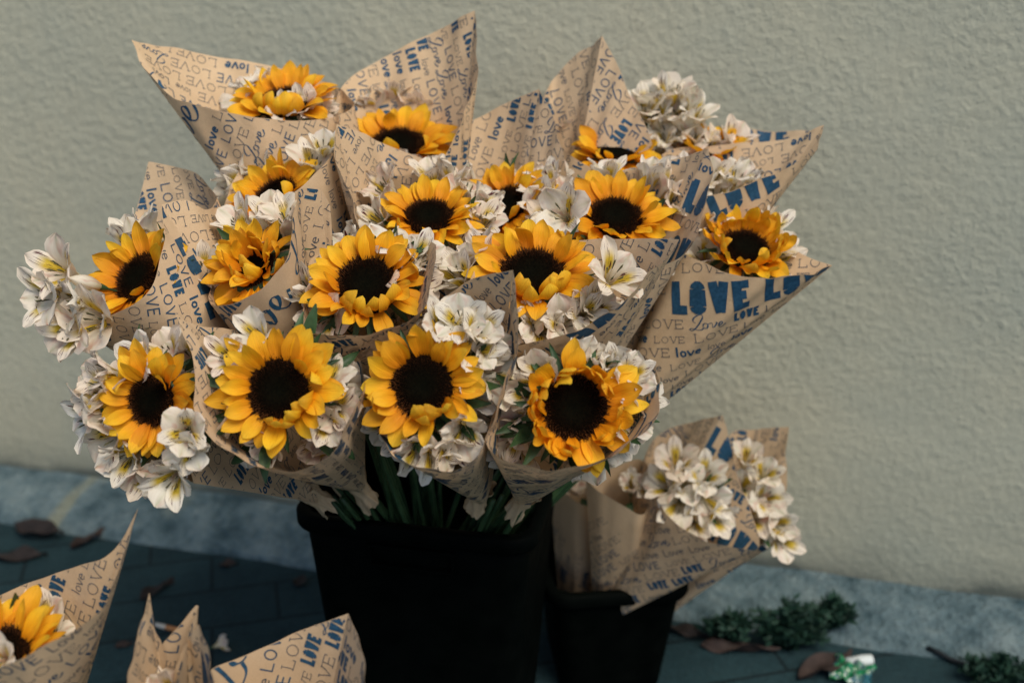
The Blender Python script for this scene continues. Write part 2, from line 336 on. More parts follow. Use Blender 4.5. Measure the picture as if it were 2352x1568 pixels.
def word(style):
    if style in WC: return WC[style]
    (st, adv), h, mi = STY[style]; VV, FF, LL = [], [], []; base = 0
    for k, (P, w) in enumerate(st):
        Q = resample(np.array(P)*h, .0032); d = np.gradient(Q, axis=0); ln = np.linalg.norm(d, axis=1, keepdims=True); d = d/np.maximum(ln, 1e-9)
        nn = np.stack([-d[:, 1], d[:, 0]], 1); ww = w*h*np.ones(len(Q))
        if 'script' in style: ww *= .60+.95*np.clip(np.abs(d[:, 1])*(d[:, 1]*d[:, 0] > 0), 0, 1)
        na = max(1, int(math.ceil(w*h/.0035)))
        for a in range(na+1): VV.append(Q+nn*(ww*(a/na-.5))[:, None])
        n = len(Q)
        for a in range(na):
            i = np.arange(n-1); b0 = base+a*n; FF.append(np.stack([b0+i, b0+i+1, b0+n+i+1, b0+n+i], 1))
        LL.append(np.full(n*(na+1), (k % 9)*.00002)); base += n*(na+1)
    WC[style] = (np.vstack(VV), np.vstack(FF), np.concatenate(LL), adv*h, mi); return WC[style]
def pattern(ext, rs):
    """all the words printed over a square of half-size ext -> verts2d, quads, lift, mat"""
    out = []; y = -ext
    rows = []
    while y < ext:
        k = rs.random()
        if k < .07: rows.append((y, 'big', .050)); y += .050
        elif k < .10: rows.append((y+.012, 'bigscript', .058)); y += .058
        else:
            p = .0178; rows.append((y, None, p)); y += p
    for (y, sp, p) in rows:
        x = -ext-rs.random()*.06
        while x < ext:
            if sp and rs.random() < .55: s = sp
            elif sp:                           # small rows stacked beside the large word
                adv = 0
                for q in range(2):
                    s = rs.choice(['serif', 'bold', 'low', 'sans', 'cap']); V, Fq, L, a, m = word(s); adv = max(adv, a)
                    out.append((V+np.array([x, y+.003+q*.021]), Fq, L, m))
                x += adv+.009; continue
            else: s = rs.choice(['serif', 'serif', 'serif', 'sans', 'bold', 'low', 'lowt', 'cap', 'script', 'serif_s'])
            V, Fq, L, a, m = word(s); out.append((V+np.array([x, y]), Fq, L, m)); x += a+.007+.006*rs.random()+(.012 if sp else 0)
    b = 0; VV, FF, LL, MM = [], [], [], []
    for V, Fq, L, m in out: VV.append(V); FF.append(Fq+b); LL.append(L); MM.append(np.full(len(Fq), m+1)); b += len(V)
    return np.vstack(VV), np.vstack(FF), np.concatenate(LL), np.concatenate(MM)
PATS = [pattern(.62, random.Random(100+i)) for i in range(4)]

# ------------------------------------------------------------------ paper wrapper: a developable cone from its foot to a free rim curve
def wrapper(root, apex, rim, din, dout, seed, neck=True, to=None, wob=1.0, rmin=.013, cut=None):
    rs = random.Random(seed); A = np.array(at(*apex)); loc = np.array(root.location)
    P = np.array([at(*p) for p in rim] + [at(*rim[0])]); C = np.array(spline3(P, 14))
    seg = np.linalg.norm(np.diff(C, axis=0), axis=1); sl = np.concatenate([[0], np.cumsum(seg)]); tot = sl[-1]
    M = max(60, int(tot/.0045)); S_ = np.linspace(0, tot, M+1)
    Rm = np.stack([np.interp(S_, sl, C[:, k]) for k in range(3)], 1)
    D = Rm-A; Ln = np.linalg.norm(D, axis=1); U = D/Ln[:, None]
    dphi = np.arccos(np.clip((U[1:]*U[:-1]).sum(1), -1, 1)); phi = np.concatenate([[0], np.cumsum(dphi)]); PHI = phi[-1]
    T = np.gradient(Rm, axis=0); Nn = np.cross(D, T); Nn /= np.linalg.norm(Nn, axis=1, keepdims=True)
    # soften the normal along the rim
    for _ in range(3): Nn[1:-1] = (Nn[:-2]+2*Nn[1:-1]+Nn[2:]); Nn /= np.linalg.norm(Nn, axis=1, keepdims=True)
    ph = [rs.uniform(0, 6.28) for _ in range(6)]
    def bulge(s, t):
        x = s/tot*6.283
        return wob*(t**1.2)*(.0030*np.sin(2*x+ph[0]+2.0*t)+.0022*np.sin(5*x+ph[1]-3*t)+.0013*np.sin(9*x+ph[2]+6*t)+.0007*np.sin(17*x+ph[3]+11*t))*np.minimum(1, np.minimum(s, tot-s)/.03+.15)
    def smap(s, t, off):
        i = np.interp(s, S_, np.arange(M+1)); R3 = np.stack([np.interp(s, S_, D[:, k]) for k in range(3)], 1)
        n3 = np.stack([np.interp(s, S_, Nn[:, k]) for k in range(3)], 1); n3 /= np.linalg.norm(n3, axis=1, keepdims=True)
        return A+R3*t[:, None]+n3*(bulge(s, t)+off)[:, None]-loc
    c = Rm.mean(0); ax = (c-A); axl = np.linalg.norm(ax); ax /= axl
    rad = np.linalg.norm((Rm-A)-((Rm-A)@ax)[:, None]*ax, axis=1).mean(); t0 = min(.4, rmin/rad) if cut is None else cut
    nt_ = max(16, int((1-t0)*Ln.mean()/.008)); tt = np.linspace(t0, 1, nt_+1)
    SS, TT = np.meshgrid(S_, tt, indexing='ij'); V = smap(SS.ravel(), TT.ravel(), np.zeros(SS.size))
    i, j = np.meshgrid(np.arange(M), np.arange(nt_), indexing='ij'); a = (i*(nt_+1)+j).ravel()
    Fc = np.stack([a, a+1, a+nt_+2, a+nt_+1], 1); mi = np.zeros(len(Fc), int)
    Vs, Fs, Ms = [V], [Fc], [mi]; base = len(V)
    deps = np.array([p[2] for p in rim])
    Rpx = np.array([to_px(r) for r in Rm]); dR = (Rm-CP)@CF
    for which, want in (('in', din), ('out', dout)):
        k = int(np.argmax(dR) if which == 'in' else np.argmin(dR)); k = min(max(k, 3), M-3)
        p0 = A+D[k]*.8; side = 1 if Nn[k]@(CP-p0) > 0 else -1
        ex = to_px(p0+U[k]*.01)-to_px(p0); tv = T[k]/np.linalg.norm(T[k]); tv = tv-(tv@U[k])*U[k]; tv /= np.linalg.norm(tv)
        ey = (to_px(p0+tv*side*.01)-to_px(p0))
        J = np.stack([ex, ey], 1); wv = np.linalg.solve(J, np.array(want, float)); rot = math.atan2(wv[1], wv[0])
        # local frame of the patch: angle phi[k]; text x axis = rot relative to ruling there
        th = side*(phi[k]-PHI/2)+rot
        PV, PF, PL, PM = PATS[(seed+(which == 'out')*2) % 4]
        off = np.array([rs.uniform(-.06, .06), rs.uniform(-.06, .06)])
        ca, sa = math.cos(th), math.sin(th); Q = PV+off
        X = Q[:, 0]*ca-Q[:, 1]*sa; Y = side*(Q[:, 0]*sa+Q[:, 1]*ca)
        X = X+.25  # centre the printed area part way up the cone
        rho = np.hypot(X, Y); ang = np.arctan2(Y, X)+PHI/2
        s = np.interp(ang, phi, S_); Lr = np.interp(s, S_, Ln); t = rho/Lr
        bad = (ang < 0) | (ang > PHI) | (t < t0*1.02); over = t > .998
        tc = np.minimum(t, .998)
        fb = bad[PF].any(1) | over[PF].all(1); PFk = PF[~fb]; used = np.unique(PFk); re = -np.ones(len(PV), int); re[used] = np.arange(len(used))
        if len(used) == 0: continue
        Vt = smap(s[used], tc[used], side*(.00035+PL[used])); Vs.append(Vt); Fs.append(re[PFk]+base); Ms.append(PM[~fb]); base += len(Vt)
    if neck:   # twisted foot of the wrapper
        tgt = np.array(to) if to is not None else A-ax*.2
        c0 = A+ax*(t0*axl*1.25); dd = tgt-c0; dd /= np.linalg.norm(dd); nr, nseg = 12, 28; ln = .058
        x = np.cross(dd, [0.3, .2, 1.]); x /= np.linalg.norm(x); y = np.cross(dd, x); NV = []
        for r_ in range(nr+1):
            q = r_/nr; rr = .0155-.006*math.sin(min(1, q*1.6)*1.57)+.006*max(0, q-.55)
            for a_ in range(nseg):
                an = a_/nseg*6.283; f = 1+.22*nz(3*math.cos(an)+seed, 3*math.sin(an), q*5)+.16*math.sin(an*7+q*6+seed)
                le = ln*q*(1+.35*q*nz(math.cos(an)*1.8, math.sin(an)*1.8, seed*1.7)); NV.append(c0+dd*le+(x*math.cos(an)+y*math.sin(an))*rr*f-loc)
        NF = [(base+r_*nseg+a_, base+r_*nseg+(a_+1) % nseg, base+(r_+1)*nseg+(a_+1) % nseg, base+(r_+1)*nseg+a_) for r_ in range(nr) for a_ in range(nseg)]
        Vs.append(np.array(NV)); Fs.append(np.array(NF)); Ms.append(np.zeros(len(NF), int))
    V = np.vstack(Vs); Fq = np.vstack(Fs); mi = np.concatenate(Ms)
    return link('paper_wrapper', mesh('paper_wrapper', V, Fq, [PAPER, INK, INK2], mi), root)
def spline3(P, n):
    P = np.asarray(P); Q = np.vstack([2*P[0]-P[1], P, 2*P[-1]-P[-2]]); out = []
    for i in range(1, len(Q)-2):
        a, b, c, d = Q[i-1], Q[i], Q[i+1], Q[i+2]
        for k in range(n):
            t = k/n; out.append(.5*((2*b)+(-a+c)*t+(2*a-5*b+4*c-d)*t*t+(-a+3*b-3*c+d)*t**3))
    out.append(P[-1]); return out

# ------------------------------------------------------------------ sunflower pieces (shared meshes)
def petal_mesh(seed, curl, tatter=0, name='petal'):
    rs = random.Random(seed); L, W = .040*rs.uniform(.9, 1.12), .0104*rs.uniform(.82, 1.15); nu, nv = 8, 14; V, UV = [], []
    ang = R(rs.uniform(-4, 8)); z = x = 0; tw = rs.uniform(-.5, .5); side = rs.uniform(-.12, .12); cup = rs.uniform(.15, .45); tip = rs.uniform(.8, 1.0)
    for j in range(nv+1):
        v = j/nv
        if j: ang += curl/nv*(.4+1.2*v); x += math.cos(ang)*L/nv; z += math.sin(ang)*L/nv
        wv = W*(.42+.58*math.sin(min(1, v/.55)*1.5708))*(1 if v < .5 else max(0, 1-((v-.5)/.5)**(2.1*tip))**.72)
        if j == nv: wv = .0002
        for i in range(nu+1):
            u = i/nu*2-1; yy = u*wv; zz = cup*wv*(u*u)-.0010*math.cos(u*3.14*2)*min(1, 3*v)*(1-v); a = tw*v
            n = .0018*(1+2.5*tatter)*nz(x*90, yy*110, seed*3.1)*v; n2 = (.0010+.004*tatter)*nz(x*60+9, u*2, seed)*abs(u)*v
            y2 = yy*math.cos(a)-zz*math.sin(a); z2 = yy*math.sin(a)+zz*math.cos(a)
            V.append((x-math.sin(ang)*z2*.9, y2+side*v*v*L+n2, z+math.cos(ang)*z2+n)); UV.append((i/nu, v))
    F = [(j*(nu+1)+i, j*(nu+1)+i+1, (j+1)*(nu+1)+i+1, (j+1)*(nu+1)+i) for j in range(nv) for i in range(nu)]
    return mesh(name, V, F, [PETAL], uv=UV)
PET = [petal_mesh(i, R(random.uniform(-30, 45))) for i in range(16)]
PETIN = [petal_mesh(40+i, R(random.uniform(75, 130))) for i in range(5)]
PETT = [petal_mesh(60+i, R(random.uniform(40, 120)), 1.0) for i in range(7)]
def disk_mesh(seed):
    rs = random.Random(seed); RD = .034; V, F = [], []; nr, na = 10, 40
    def h(r): return .008*(1-(r/RD)**2)**.5*.9-.0035*math.exp(-(r/.010)**2) if r < RD else 0
    for i in range(nr+1):
        r = RD*i/nr*.999
        for j in range(na): a = j/na*6.2832; V.append((r*math.cos(a), r*math.sin(a), h(r)))
    for i in range(nr):
        for j in range(na): F.append((i*na+j, i*na+(j+1) % na, (i+1)*na+(j+1) % na, (i+1)*na+j))
    K = 1300
    for k in range(K):
        r = RD*math.sqrt((k+.5)/K)*1.01; a = k*2.39996+rs.uniform(-.05, .05); r = min(r, RD*.995); q = r/RD
        ln = (.0013+.0042*max(0, (q-.40)/.60))*rs.uniform(.6, 1.25); wd_ = .00042+.00025*q
        lean = -.35+1.15*q**2+rs.uniform(-.25, .25); s = rs.uniform(-.25, .25)
        c = Vector((r*math.cos(a), r*math.sin(a), h(r)-.0003)); er = Vector((math.cos(a), math.sin(a), 0)); et = Vector((-math.sin(a), math.cos(a), 0))
        d = (Vector((0, 0, 1))+er*lean+et*s).normalized(); b = len(V)
        V += [c+er*wd_, c+et*wd_-er*wd_*.5, c-et*wd_-er*wd_*.5, c+d*ln]; F += [(b, b+1, b+3), (b+1, b+2, b+3), (b+2, b, b+3)]
    return mesh('seed_disk', V, F, [DISK, FLORET], [0]*(nr*na)+[1]*(3*K), smooth=False)
DISKS = [disk_mesh(i) for i in range(3)]
def calyx_mesh():
    V, F = [], []; na = 24
    prof = [(.004, -.060), (.0045, -.030), (.012, -.016), (.026, -.007), (.033, -.001), (.033, .0015), (.0, .0015)]
    for (r, z) in prof:
        for j in range(na): a = j/na*6.2832; V.append((r*math.cos(a), r*math.sin(a), z))
    for i in range(len(prof)-1):
        for j in range(na): F.append((i*na+j, i*na+(j+1) % na, (i+1)*na+(j+1) % na, (i+1)*na+j))
    rs = random.Random(3)
    for k in range(17):
        a = k/17*6.2832+rs.uniform(-.1, .1); e = rs.uniform(-.5, .15); L = rs.uniform(.026, .040); er = Vector((math.cos(a), math.sin(a), 0)); et = Vector((-math.sin(a), math.cos(a), 0)); b = len(V)
        for j in range(7):
            v = j/6; w_ = .0055*(1-v)**.7*(.6+.8*v); c = er*(.028+L*v*math.cos(e))+Vector((0, 0, -.005+L*v*math.sin(e)-.012*v*v*rs.uniform(.5, 1)))
            V += [c-et*w_+Vector((0, 0, .002)), c, c+et*w_+Vector((0, 0, .002))]
        for j in range(6): F += [(b+3*j, b+3*j+1, b+3*j+4, b+3*j+3), (b+3*j+1, b+3*j+2, b+3*j+5, b+3*j+4)]
    return mesh('sunflower', V, F, [LEAF])
CALYX = calyx_mesh()
def sunflower(root, px, py, d, Rr, nx_, ny_, seed, style=0, inward=None):
    rs = random.Random(seed); p = Vector(at(px, py, d)); M = Matrix.Translation(p-root.location) @ frame(cdir(nx_, ny_), up=CU, roll=rs.uniform(0, .2))
    k = Rr/.066; M = M @ Matrix.Scale(k, 4)
    s = link('sunflower', CALYX, root, M=M)
    ds = rs.uniform(.94, 1.04)*(0.80 if style == 1 else 1)
    link('seed_disk', DISKS[seed % 3], s, M=Matrix.Scale(ds, 4) @ Matrix.Rotation(rs.uniform(0, 6), 4, 'Z'))
    n1 = 20; n2 = 18
    for layer, n in ((0, n1), (1, n2), (2, 9 if style == 1 else 5)):
        for i in range(n):
            a = (i+(.5 if layer else 0)+rs.uniform(-.3, .3))/n*6.2832
            el = R(rs.uniform(-4, 22) if layer == 0 else rs.uniform(14, 46) if layer == 1 else rs.uniform(35, 60)); r0 = .0305*ds-.0015*layer; sc = rs.uniform(.80, 1.08)*(1 if layer == 0 else .92)
            me = rs.choice(PET)
            if inward is not None:
                df = abs((a-inward+math.pi) % (2*math.pi)-math.pi)
                if df < .9 and rs.random() < .6: me = rs.choice(PETIN); el = R(rs.uniform(25, 60))
            if rs.random() < .03: me = rs.choice(PETIN)
            if style == 2 and rs.random() < .75: me = rs.choice(PETT); el = R(rs.uniform(10, 60))
            if style == 1:
                if rs.random() < .5: me = rs.choice(PETT)
                if layer: el = R(rs.uniform(20, 70)); r0 *= (.8 if layer == 1 else .6)
            link('petal', me, s, M=Matrix.Rotation(a, 4, 'Z') @ Matrix.Translation((r0, 0, -.001+.0022*layer)) @ Matrix.Rotation(-el, 4, 'Y') @ Matrix.Rotation(rs.uniform(-.35, .35), 4, 'X') @ Matrix.Scale(sc, 4))
    return s
# ------------------------------------------------------------------ alstroemeria blossoms (shared meshes)
def blossom_mesh(seed, openness=60, crum=0.0, bud=False):
    rs = random.Random(seed); V, F, MI, UV = [], [], [], []
    if bud:
        na = 10
        for i in range(9):
            v = i/8; r = .0075*math.sin(min(1, .18+v*.9)*3.0)**.9*(1 if v < .9 else .6); z = .040*v
            for j in range(na): a = j/na*6.2832; rr = max(.0003, r*(1+.12*math.cos(3*a))); V.append((rr*math.cos(a), rr*math.sin(a), z)); UV.append((.5+.5*math.cos(3*a)*.9, v))
        for i in range(8):
            for j in range(na): F.append((i*na+j, i*na+(j+1) % na, (i+1)*na+(j+1) % na, (i+1)*na+j)); MI.append(0)
    else:
        for k in range(6):
            inner = k % 2; a = k/6*6.2832+rs.uniform(-.15, .15); nu, nv = 8, 11; L = (.050 if not inner else .053)*rs.uniform(.9, 1.1); W = (.0138 if not inner else .0088)*rs.uniform(.85, 1.15)
            op = R(openness*rs.uniform(.75, 1.25)*(1.0 if not inner else .85)); al = R(8); r = .0022+.0006*inner; z = 0; b = len(V); cup = rs.uniform(-.1, .35); cr = crum*rs.uniform(.5, 1.5)
            er = Vector((math.cos(a), math.sin(a), 0)); et = Vector((-math.sin(a), math.cos(a), 0)); tw = rs.uniform(-.4, .4)*(1+cr)
            for j in range(nv+1):
                v = j/nv
                if j: al = R(9)+op*(max(0, v-.18)/.82)**1.1; r += math.sin(al)*L/nv; z += math.cos(al)*L/nv
                wv = W*(.17+.83*(lambda q: q*q*(3-2*q))(min(1, v/.70)))*(1 if v < .72 else max(.0, 1-((v-.72)/.28)**2.4)**.6)
                if j == nv: wv = W*.12
                nrm = -er*math.cos(al)+Vector((0, 0, math.sin(al)))
                for i in range(nu+1):
                    u = i/nu*2-1; t_ = tw*v; q = et*math.cos(t_)+nrm*math.sin(t_)
                    c = er*r+Vector((0, 0, z))+q*(u*wv)+nrm*(cup*wv*u*u*(1-.5*v))
                    f = .0007+.0015*abs(u)*v+cr*.004*v
                    c += nrm*f*1.5*nz(u*2.4+seed, v*4.5, k*3.3)+nrm*.0009*abs(u)**2*v*math.sin(v*20+k+u*3)*(1+1.6*cr)+et*cr*.005*v*nz(v*6, u*3+5, seed+k)+er*cr*.006*v*nz(v*5, u*2+15, seed+k)
                    V.append(c); UV.append((i/nu, v))
            for j in range(nv):
                for i in range(nu): F.append((b+j*(nu+1)+i, b+j*(nu+1)+i+1, b+(j+1)*(nu+1)+i+1, b+(j+1)*(nu+1)+i)); MI.append(1 if inner else 0)
        for k in range(5):      # stamens
            a = k*1.2566+rs.uniform(-.3, .3); b = len(V); L = rs.uniform(.030, .038); rr = rs.uniform(.004, .009)
            for j in range(5):
                v = j/4; c = Vector((math.cos(a)*rr*v**1.5+.001*math.cos(a), math.sin(a)*rr*v**1.5+.001*math.sin(a), L*v)); w_ = .0004 if j < 4 else .0011
                V += [c+Vector((w_, 0, 0)), c+Vector((-w_*.5, w_*.87, 0)), c+Vector((-w_*.5, -w_*.87, 0))]; UV += [(.5, .3)]*3
            c = V[-1]+Vector((0, 0, .003)); V.append(c); UV.append((.5, .3))
            for j in range(4):
                for i in range(3): F.append((b+3*j+i, b+3*j+(i+1) % 3, b+3*j+3+(i+1) % 3, b+3*j+3+i)); MI.append(3 if j == 3 else 0)
            for i in range(3): F.append((b+12+i, b+12+(i+1) % 3, b+15)); MI.append(3)
    # green ovary and pedicel
    b = len(V); prof = [(.0002, .004), (.0026, .002), (.0036, -.003), (.0026, -.008), (.0012, -.012), (.0011, -.055)]; na = 8
    for r, z in prof:
        for j in range(na): a = j/na*6.2832; V.append((r*math.cos(a), r*math.sin(a), z)); UV.append((0, 0))
    for i in range(len(prof)-1):
        for j in range(na): F.append((b+i*na+j, b+i*na+(j+1) % na, b+(i+1)*na+(j+1) % na, b+(i+1)*na+j)); MI.append(2)
    return mesh('alstroemeria_flower', V, F, [TOUT, TIN, STEM, ANTH], MI, uv=UV)
OPEN = [blossom_mesh(i, random.uniform(38, 78), .06) for i in range(12)]
WILT = [blossom_mesh(20+i, random.uniform(30, 65), random.uniform(.4, .8)) for i in range(6)]
BUDS = [blossom_mesh(40+i, 20, .1) for i in range(2)]+[blossom_mesh(50, bud=True)]
def leaf_mesh(seed):
    rs = random.Random(seed); L, W = rs.uniform(.045, .075), rs.uniform(.006, .010); nu, nv = 4, 9; V = []; ang = 0; x = z = 0; curl = R(rs.uniform(-70, 70)); tw = rs.uniform(-.8, .8)
    for j in range(nv+1):
        v = j/nv; ang = curl*v; x += math.cos(ang)*L/nv; z += math.sin(ang)*L/nv; wv = W*max(.04, math.sin(v**.8*3.0))
        for i in range(nu+1): u = i/nu*2-1; t_ = tw*v; V.append((x-math.sin(ang)*abs(u)*wv*.35, u*wv*math.cos(t_), z+abs(u)*wv*.35+u*wv*math.sin(t_)))
    F = [(j*(nu+1)+i, j*(nu+1)+i+1, (j+1)*(nu+1)+i+1, (j+1)*(nu+1)+i) for j in range(nv) for i in range(nu)]
    return mesh('leaf', V, F, [LEAF])
LEAVES = [leaf_mesh(i) for i in range(7)]
def tube(P, r, name, mats, n=8):
    P = [Vector(p) for p in P]; V, F = [], []
    for i, p in enumerate(P):
        d = (P[min(i+1, len(P)-1)]-P[max(i-1, 0)]).normalized(); x = d.orthogonal().normalized(); y = d.cross(x); rr = r[i] if isinstance(r, (list, tuple)) else r
        for j in range(n): a = j/n*6.2832; V.append(p+(x*math.cos(a)+y*math.sin(a))*rr)
    for i in range(len(P)-1):
        for j in range(n): F.append((i*n+j, i*n+(j+1) % n, (i+1)*n+(j+1) % n, (i+1)*n+j))
    F.append(tuple(range(n))[::-1]); F.append(tuple((len(P)-1)*n+j for j in range(n)))
    return mesh(name, V, F, mats)

# ------------------------------------------------------------------ buckets
def bucket(name, pl, pr, z, depth, label, seed=0, taper=.80, panel=True):
    a, b = at_z(*pl, z), at_z(*pr, z); a[2] = b[2] = 0; ctr = (a+b)/2; ux = (b-a)/np.linalg.norm(b-a); uy = np.array([-ux[1], ux[0], 0]); W = np.linalg.norm(b-a)
    c = ctr+uy*depth/2; root = bpy.data.objects.new(name, None); COL.objects.link(root); root.location = c; root.rotation_euler = (0, 0, math.atan2(ux[1], ux[0]))
    def ring(hw, hd, r, zz, n=8):
        P = []
        for cx, cy, a0 in ((1, 1, 0), (-1, 1, 90), (-1, -1, 180), (1, -1, 270)):
            for i in range(n+1): t = R(a0+90*i/n); P.append((cx*(hw-r)+r*math.cos(t), cy*(hd-r)+r*math.sin(t), zz))
        return P
    def loft(rings, nm, mats, cap=True):
        V = [p for r in rings for p in r]; n = len(rings[0]); F = [(i*n+j, i*n+(j+1) % n, (i+1)*n+(j+1) % n, (i+1)*n+j) for i in range(len(rings)-1) for j in range(n)]
        if cap: F.append(tuple(range(n))[::-1]); F.append(tuple((len(rings)-1)*n+j for j in range(n)))
        return mesh(nm, V, F, mats)
    hw, hd = W/2-.008, depth/2-.008; body = []
    for i in range(9):
        q = i/8; s = taper+(1-taper)*q; body.append(ring(hw*s, hd*s, .03, .002+(z-.012)*q))
    for i in range(9):
        q = 1-i/8; s = taper+(1-taper)*q-.02; body.append(ring(hw*s, hd*s, .028, max(.006, .002+(z-.012)*q)))
    link('bucket_body', loft(body, 'bucket_body', [BLACK]), root)
    rim = [ring(hw-.004, hd-.004, .028, z-.022), ring(hw+.008, hd+.008, .036, z-.022), ring(hw+.010, hd+.010, .037, z-.018), ring(hw+.010, hd+.010, .037, z-.003), ring(hw+.007, hd+.007, .035, z), ring(hw-.003, hd-.003, .03, z), ring(hw-.006, hd-.006, .028, z-.004), ring(hw-.006, hd-.006, .028, z-.022)]
    link('rim', loft(rim, 'rim', [BLACK], cap=False), root)
    if panel:
        V, F = [], []; y = -hd
        def bx(x0, x1, z0, z1, y0, y1):
            b_ = len(V); V.extend([(x, yy, zz) for x in (x0, x1) for yy in (y0, y1) for zz in (z0, z1)])
            F.extend([tuple(b_+i for i in f) for f in ((0, 1, 3, 2), (4, 6, 7, 5), (0, 4, 5, 1), (2, 3, 7, 6), (0, 2, 6, 4), (1, 5, 7, 3))])
        bx(-.055, .055, z-.034, z-.030, y-.006, y+.01); bx(-.055, .055, z-.062, z-.0585, y-.005, y+.012); bx(-.055, -.0515, z-.0585, z-.034, y-.0045, y+.01); bx(.0515, .055, z-.0585, z-.034, y-.0045, y+.01)
        link('hand_grip', mesh('hand_grip', V, F, [BLACK], smooth=False), root)
    tag(root, label, 'bucket', 'black flower buckets'); return root, c
B1R, BC = bucket('flower_bucket', (664, 1183), (1224, 1246), .42, .27, 'tall black plastic bucket in the centre holding the sunflower bouquets')
B2R, BC2 = bucket('flower_bucket', (1262, 1374), (1592, 1350), .20, .24, 'shorter black bucket on the right by the wall holding white alstroemerias', panel=False)
# surface of the water is hidden; stems run into the buckets

# ------------------------------------------------------------------ bouquets
def bouquet(label, apex, rim, sun=None, alst=(), n=(0, .5), d0=1.3, din=(0, -1), dout=(1, -.1), seed=0, bc=None, bz=.30, free=False, cut=None, mrg=26, gap=.0165, low=False, fill=8, sstyle=0, inward=None, group='sunflower bouquets in the tall bucket', name='sunflower_bouquet', cat='bouquet', wob=1.0, stems=4, asc=1.0, neck=True, leaves=16, wiltp=.35):
    rs = random.Random(seed*13+5); A = at(*apex); base = A if cut is None else A+cut*(np.mean([at(*p) for p in rim], axis=0)-A); root = bpy.data.objects.new(name, None); COL.objects.link(root); root.location = tuple(base); A0 = A; A = base; tag(root, label, cat, group)
    c = np.array(BC if bc is None else bc); off = A-c; off[2] = 0; lim = .085 if bc is None else .05
    t = c+off*.35; t[2] = 0; dv = t-c; m = max(1, abs(dv[0])/lim, abs(dv[1])/lim); t = c+dv/m; t[2] = bz
    if rim: wrapper(root, apex, rim, din, dout, seed, neck=neck, to=t, wob=wob, cut=cut)
    for k in range(stems):
        o = np.array([rs.uniform(-.012, .012), rs.uniform(-.012, .012), 0]); o2 = np.array([rs.uniform(-.03, .03), rs.uniform(-.03, .03), 0])
        P = [A+o+(A-t)*.15-A, (A+t)/2+o*.9+o2*.4-A, t+o2-A]; P = spline3(np.array(P), 4); r = rs.uniform(.0024, .0040)
        link('stem', tube(P, r, 'stem', [STEM]), root)
    nv = cdir(*n); rc = np.array(at(*(sun[:2] if sun else np.mean([a[:2] for a in alst], axis=0)), sun[2] if sun else d0)); nvn = np.array(nv)
    if sun: sunflower(root, sun[0], sun[1], sun[2], sun[3], n[0], n[1], seed, sstyle, inward)
    Rs = sun[3] if sun else .03
    if rim:
        Cr = np.array(spline3(np.array([[*p] for p in rim]+[rim[0]], float), 6)); cpx = Cr[:, :2].mean(0); dm = Cr[:, 2].mean()
    def inside(x, y):
        c_ = False; j = len(Cr)-1
        for i in range(len(Cr)):
            if (Cr[i, 1] > y) != (Cr[j, 1] > y) and x < (Cr[j, 0]-Cr[i, 0])*(y-Cr[i, 1])/(Cr[j, 1]-Cr[i, 1]+1e-9)+Cr[i, 0]: c_ = not c_
            j = i
        return c_
    def fit(px, py, m=26):       # keep a blossom inside the near edge of the paper
        if not rim or free: return px, py, None
        q = np.array([px, py], float); lo = None; tc = np.array(sun[:2], float) if sun else cpx
        for _ in range(14):
            dd = np.hypot(*(Cr[:, :2]-q).T); k = int(dd.argmin()); near = Cr[k, 2] < dm+.01
            if near and (dd[k] < m or not inside(*q)): q = q+(tc-q)/max(1, np.linalg.norm(tc-q))*8
            else: break
        if near and dd[k] < 75: lo = Cr[k, 2]+.022
        return q[0], q[1], lo
    placed = []
    def dist_ok(p):
        if sun and not free and np.linalg.norm(p-rc) < Rs*.74: return False
        for q in placed:
            if np.linalg.norm(p-q) < gap: return False
        placed.append(p); return True
    def place(px, py, kind=None, sink=0.0, sc=1.0, d=None, a_over=False):
        px, py, lo = fit(px, py, mrg)
        r = ray(px, py)
        if d is None:
            den = r@nvn; tt = ((rc-CP)@nvn)/den if abs(den) > .05 else d0
            d_ = (sun[2] if sun else d0); tt = min(d_+.06, max(d_-.05, tt))
        else: tt = d
        tt += .004
        if sun and sink > 0:      # slide out from under the sunflower head
            o_ = CP+r*tt-rc; h_ = o_@nvn; pl_ = o_-h_*nvn; ln_ = np.linalg.norm(pl_)
            if ln_ < Rs*.97 and ln_ > 1e-4:
                np_ = rc+pl_/ln_*Rs*rs.uniform(.97, 1.08)+nvn*(h_-.006); q_ = to_px(np_); x_, y_, lo2 = fit(q_[0], q_[1], mrg*.6)
                r = ray(x_, y_); tt = (np_-CP)@CF
                if lo2: tt = max(tt, lo2+.012)
        if not a_over and dist_ok(CP+r*tt) is False: return
        if lo: tt = max(tt, lo+.012)
        p = CP+r*tt; o = p-rc; dist = np.linalg.norm(o)
        o_n = o/dist if dist > 1e-6 else o
        dr = nvn*1.0+o_n*min(1.0, dist/.07)*.85-CF*.5+np.array([rs.uniform(-.4, .4), rs.uniform(-.4, .4), rs.uniform(-.3, .4)]); dr /= np.linalg.norm(dr)
        sc *= asc*rs.uniform(.88, 1.15); me = kind or (rs.choice(WILT) if rs.random() < wiltp else rs.choice(OPEN) if rs.random() < .84 else rs.choice(BUDS))
        if sun and not a_over and dist < Rs*.98: sink += .010
        p = p-dr*(.034*sc+sink)
        link('alstroemeria_flower', me, root, M=Matrix.Translation(Vector(p)-root.location) @ frame(dr, up=(0.1, 0.2, 1), roll=rs.uniform(0, 6.28)) @ Matrix.Scale(sc, 4))
    for a in alst:
        place(a[0], a[1], d=a[2] if len(a) > 2 and a[2] else None, kind={'o': rs.choice(OPEN), 'b': rs.choice(BUDS), 'w': rs.choice(WILT)}[a[3]] if len(a) > 3 else None, sc=a[4] if len(a) > 4 else 1.0, a_over=len(a) > 3)
    up = Vector(CU)
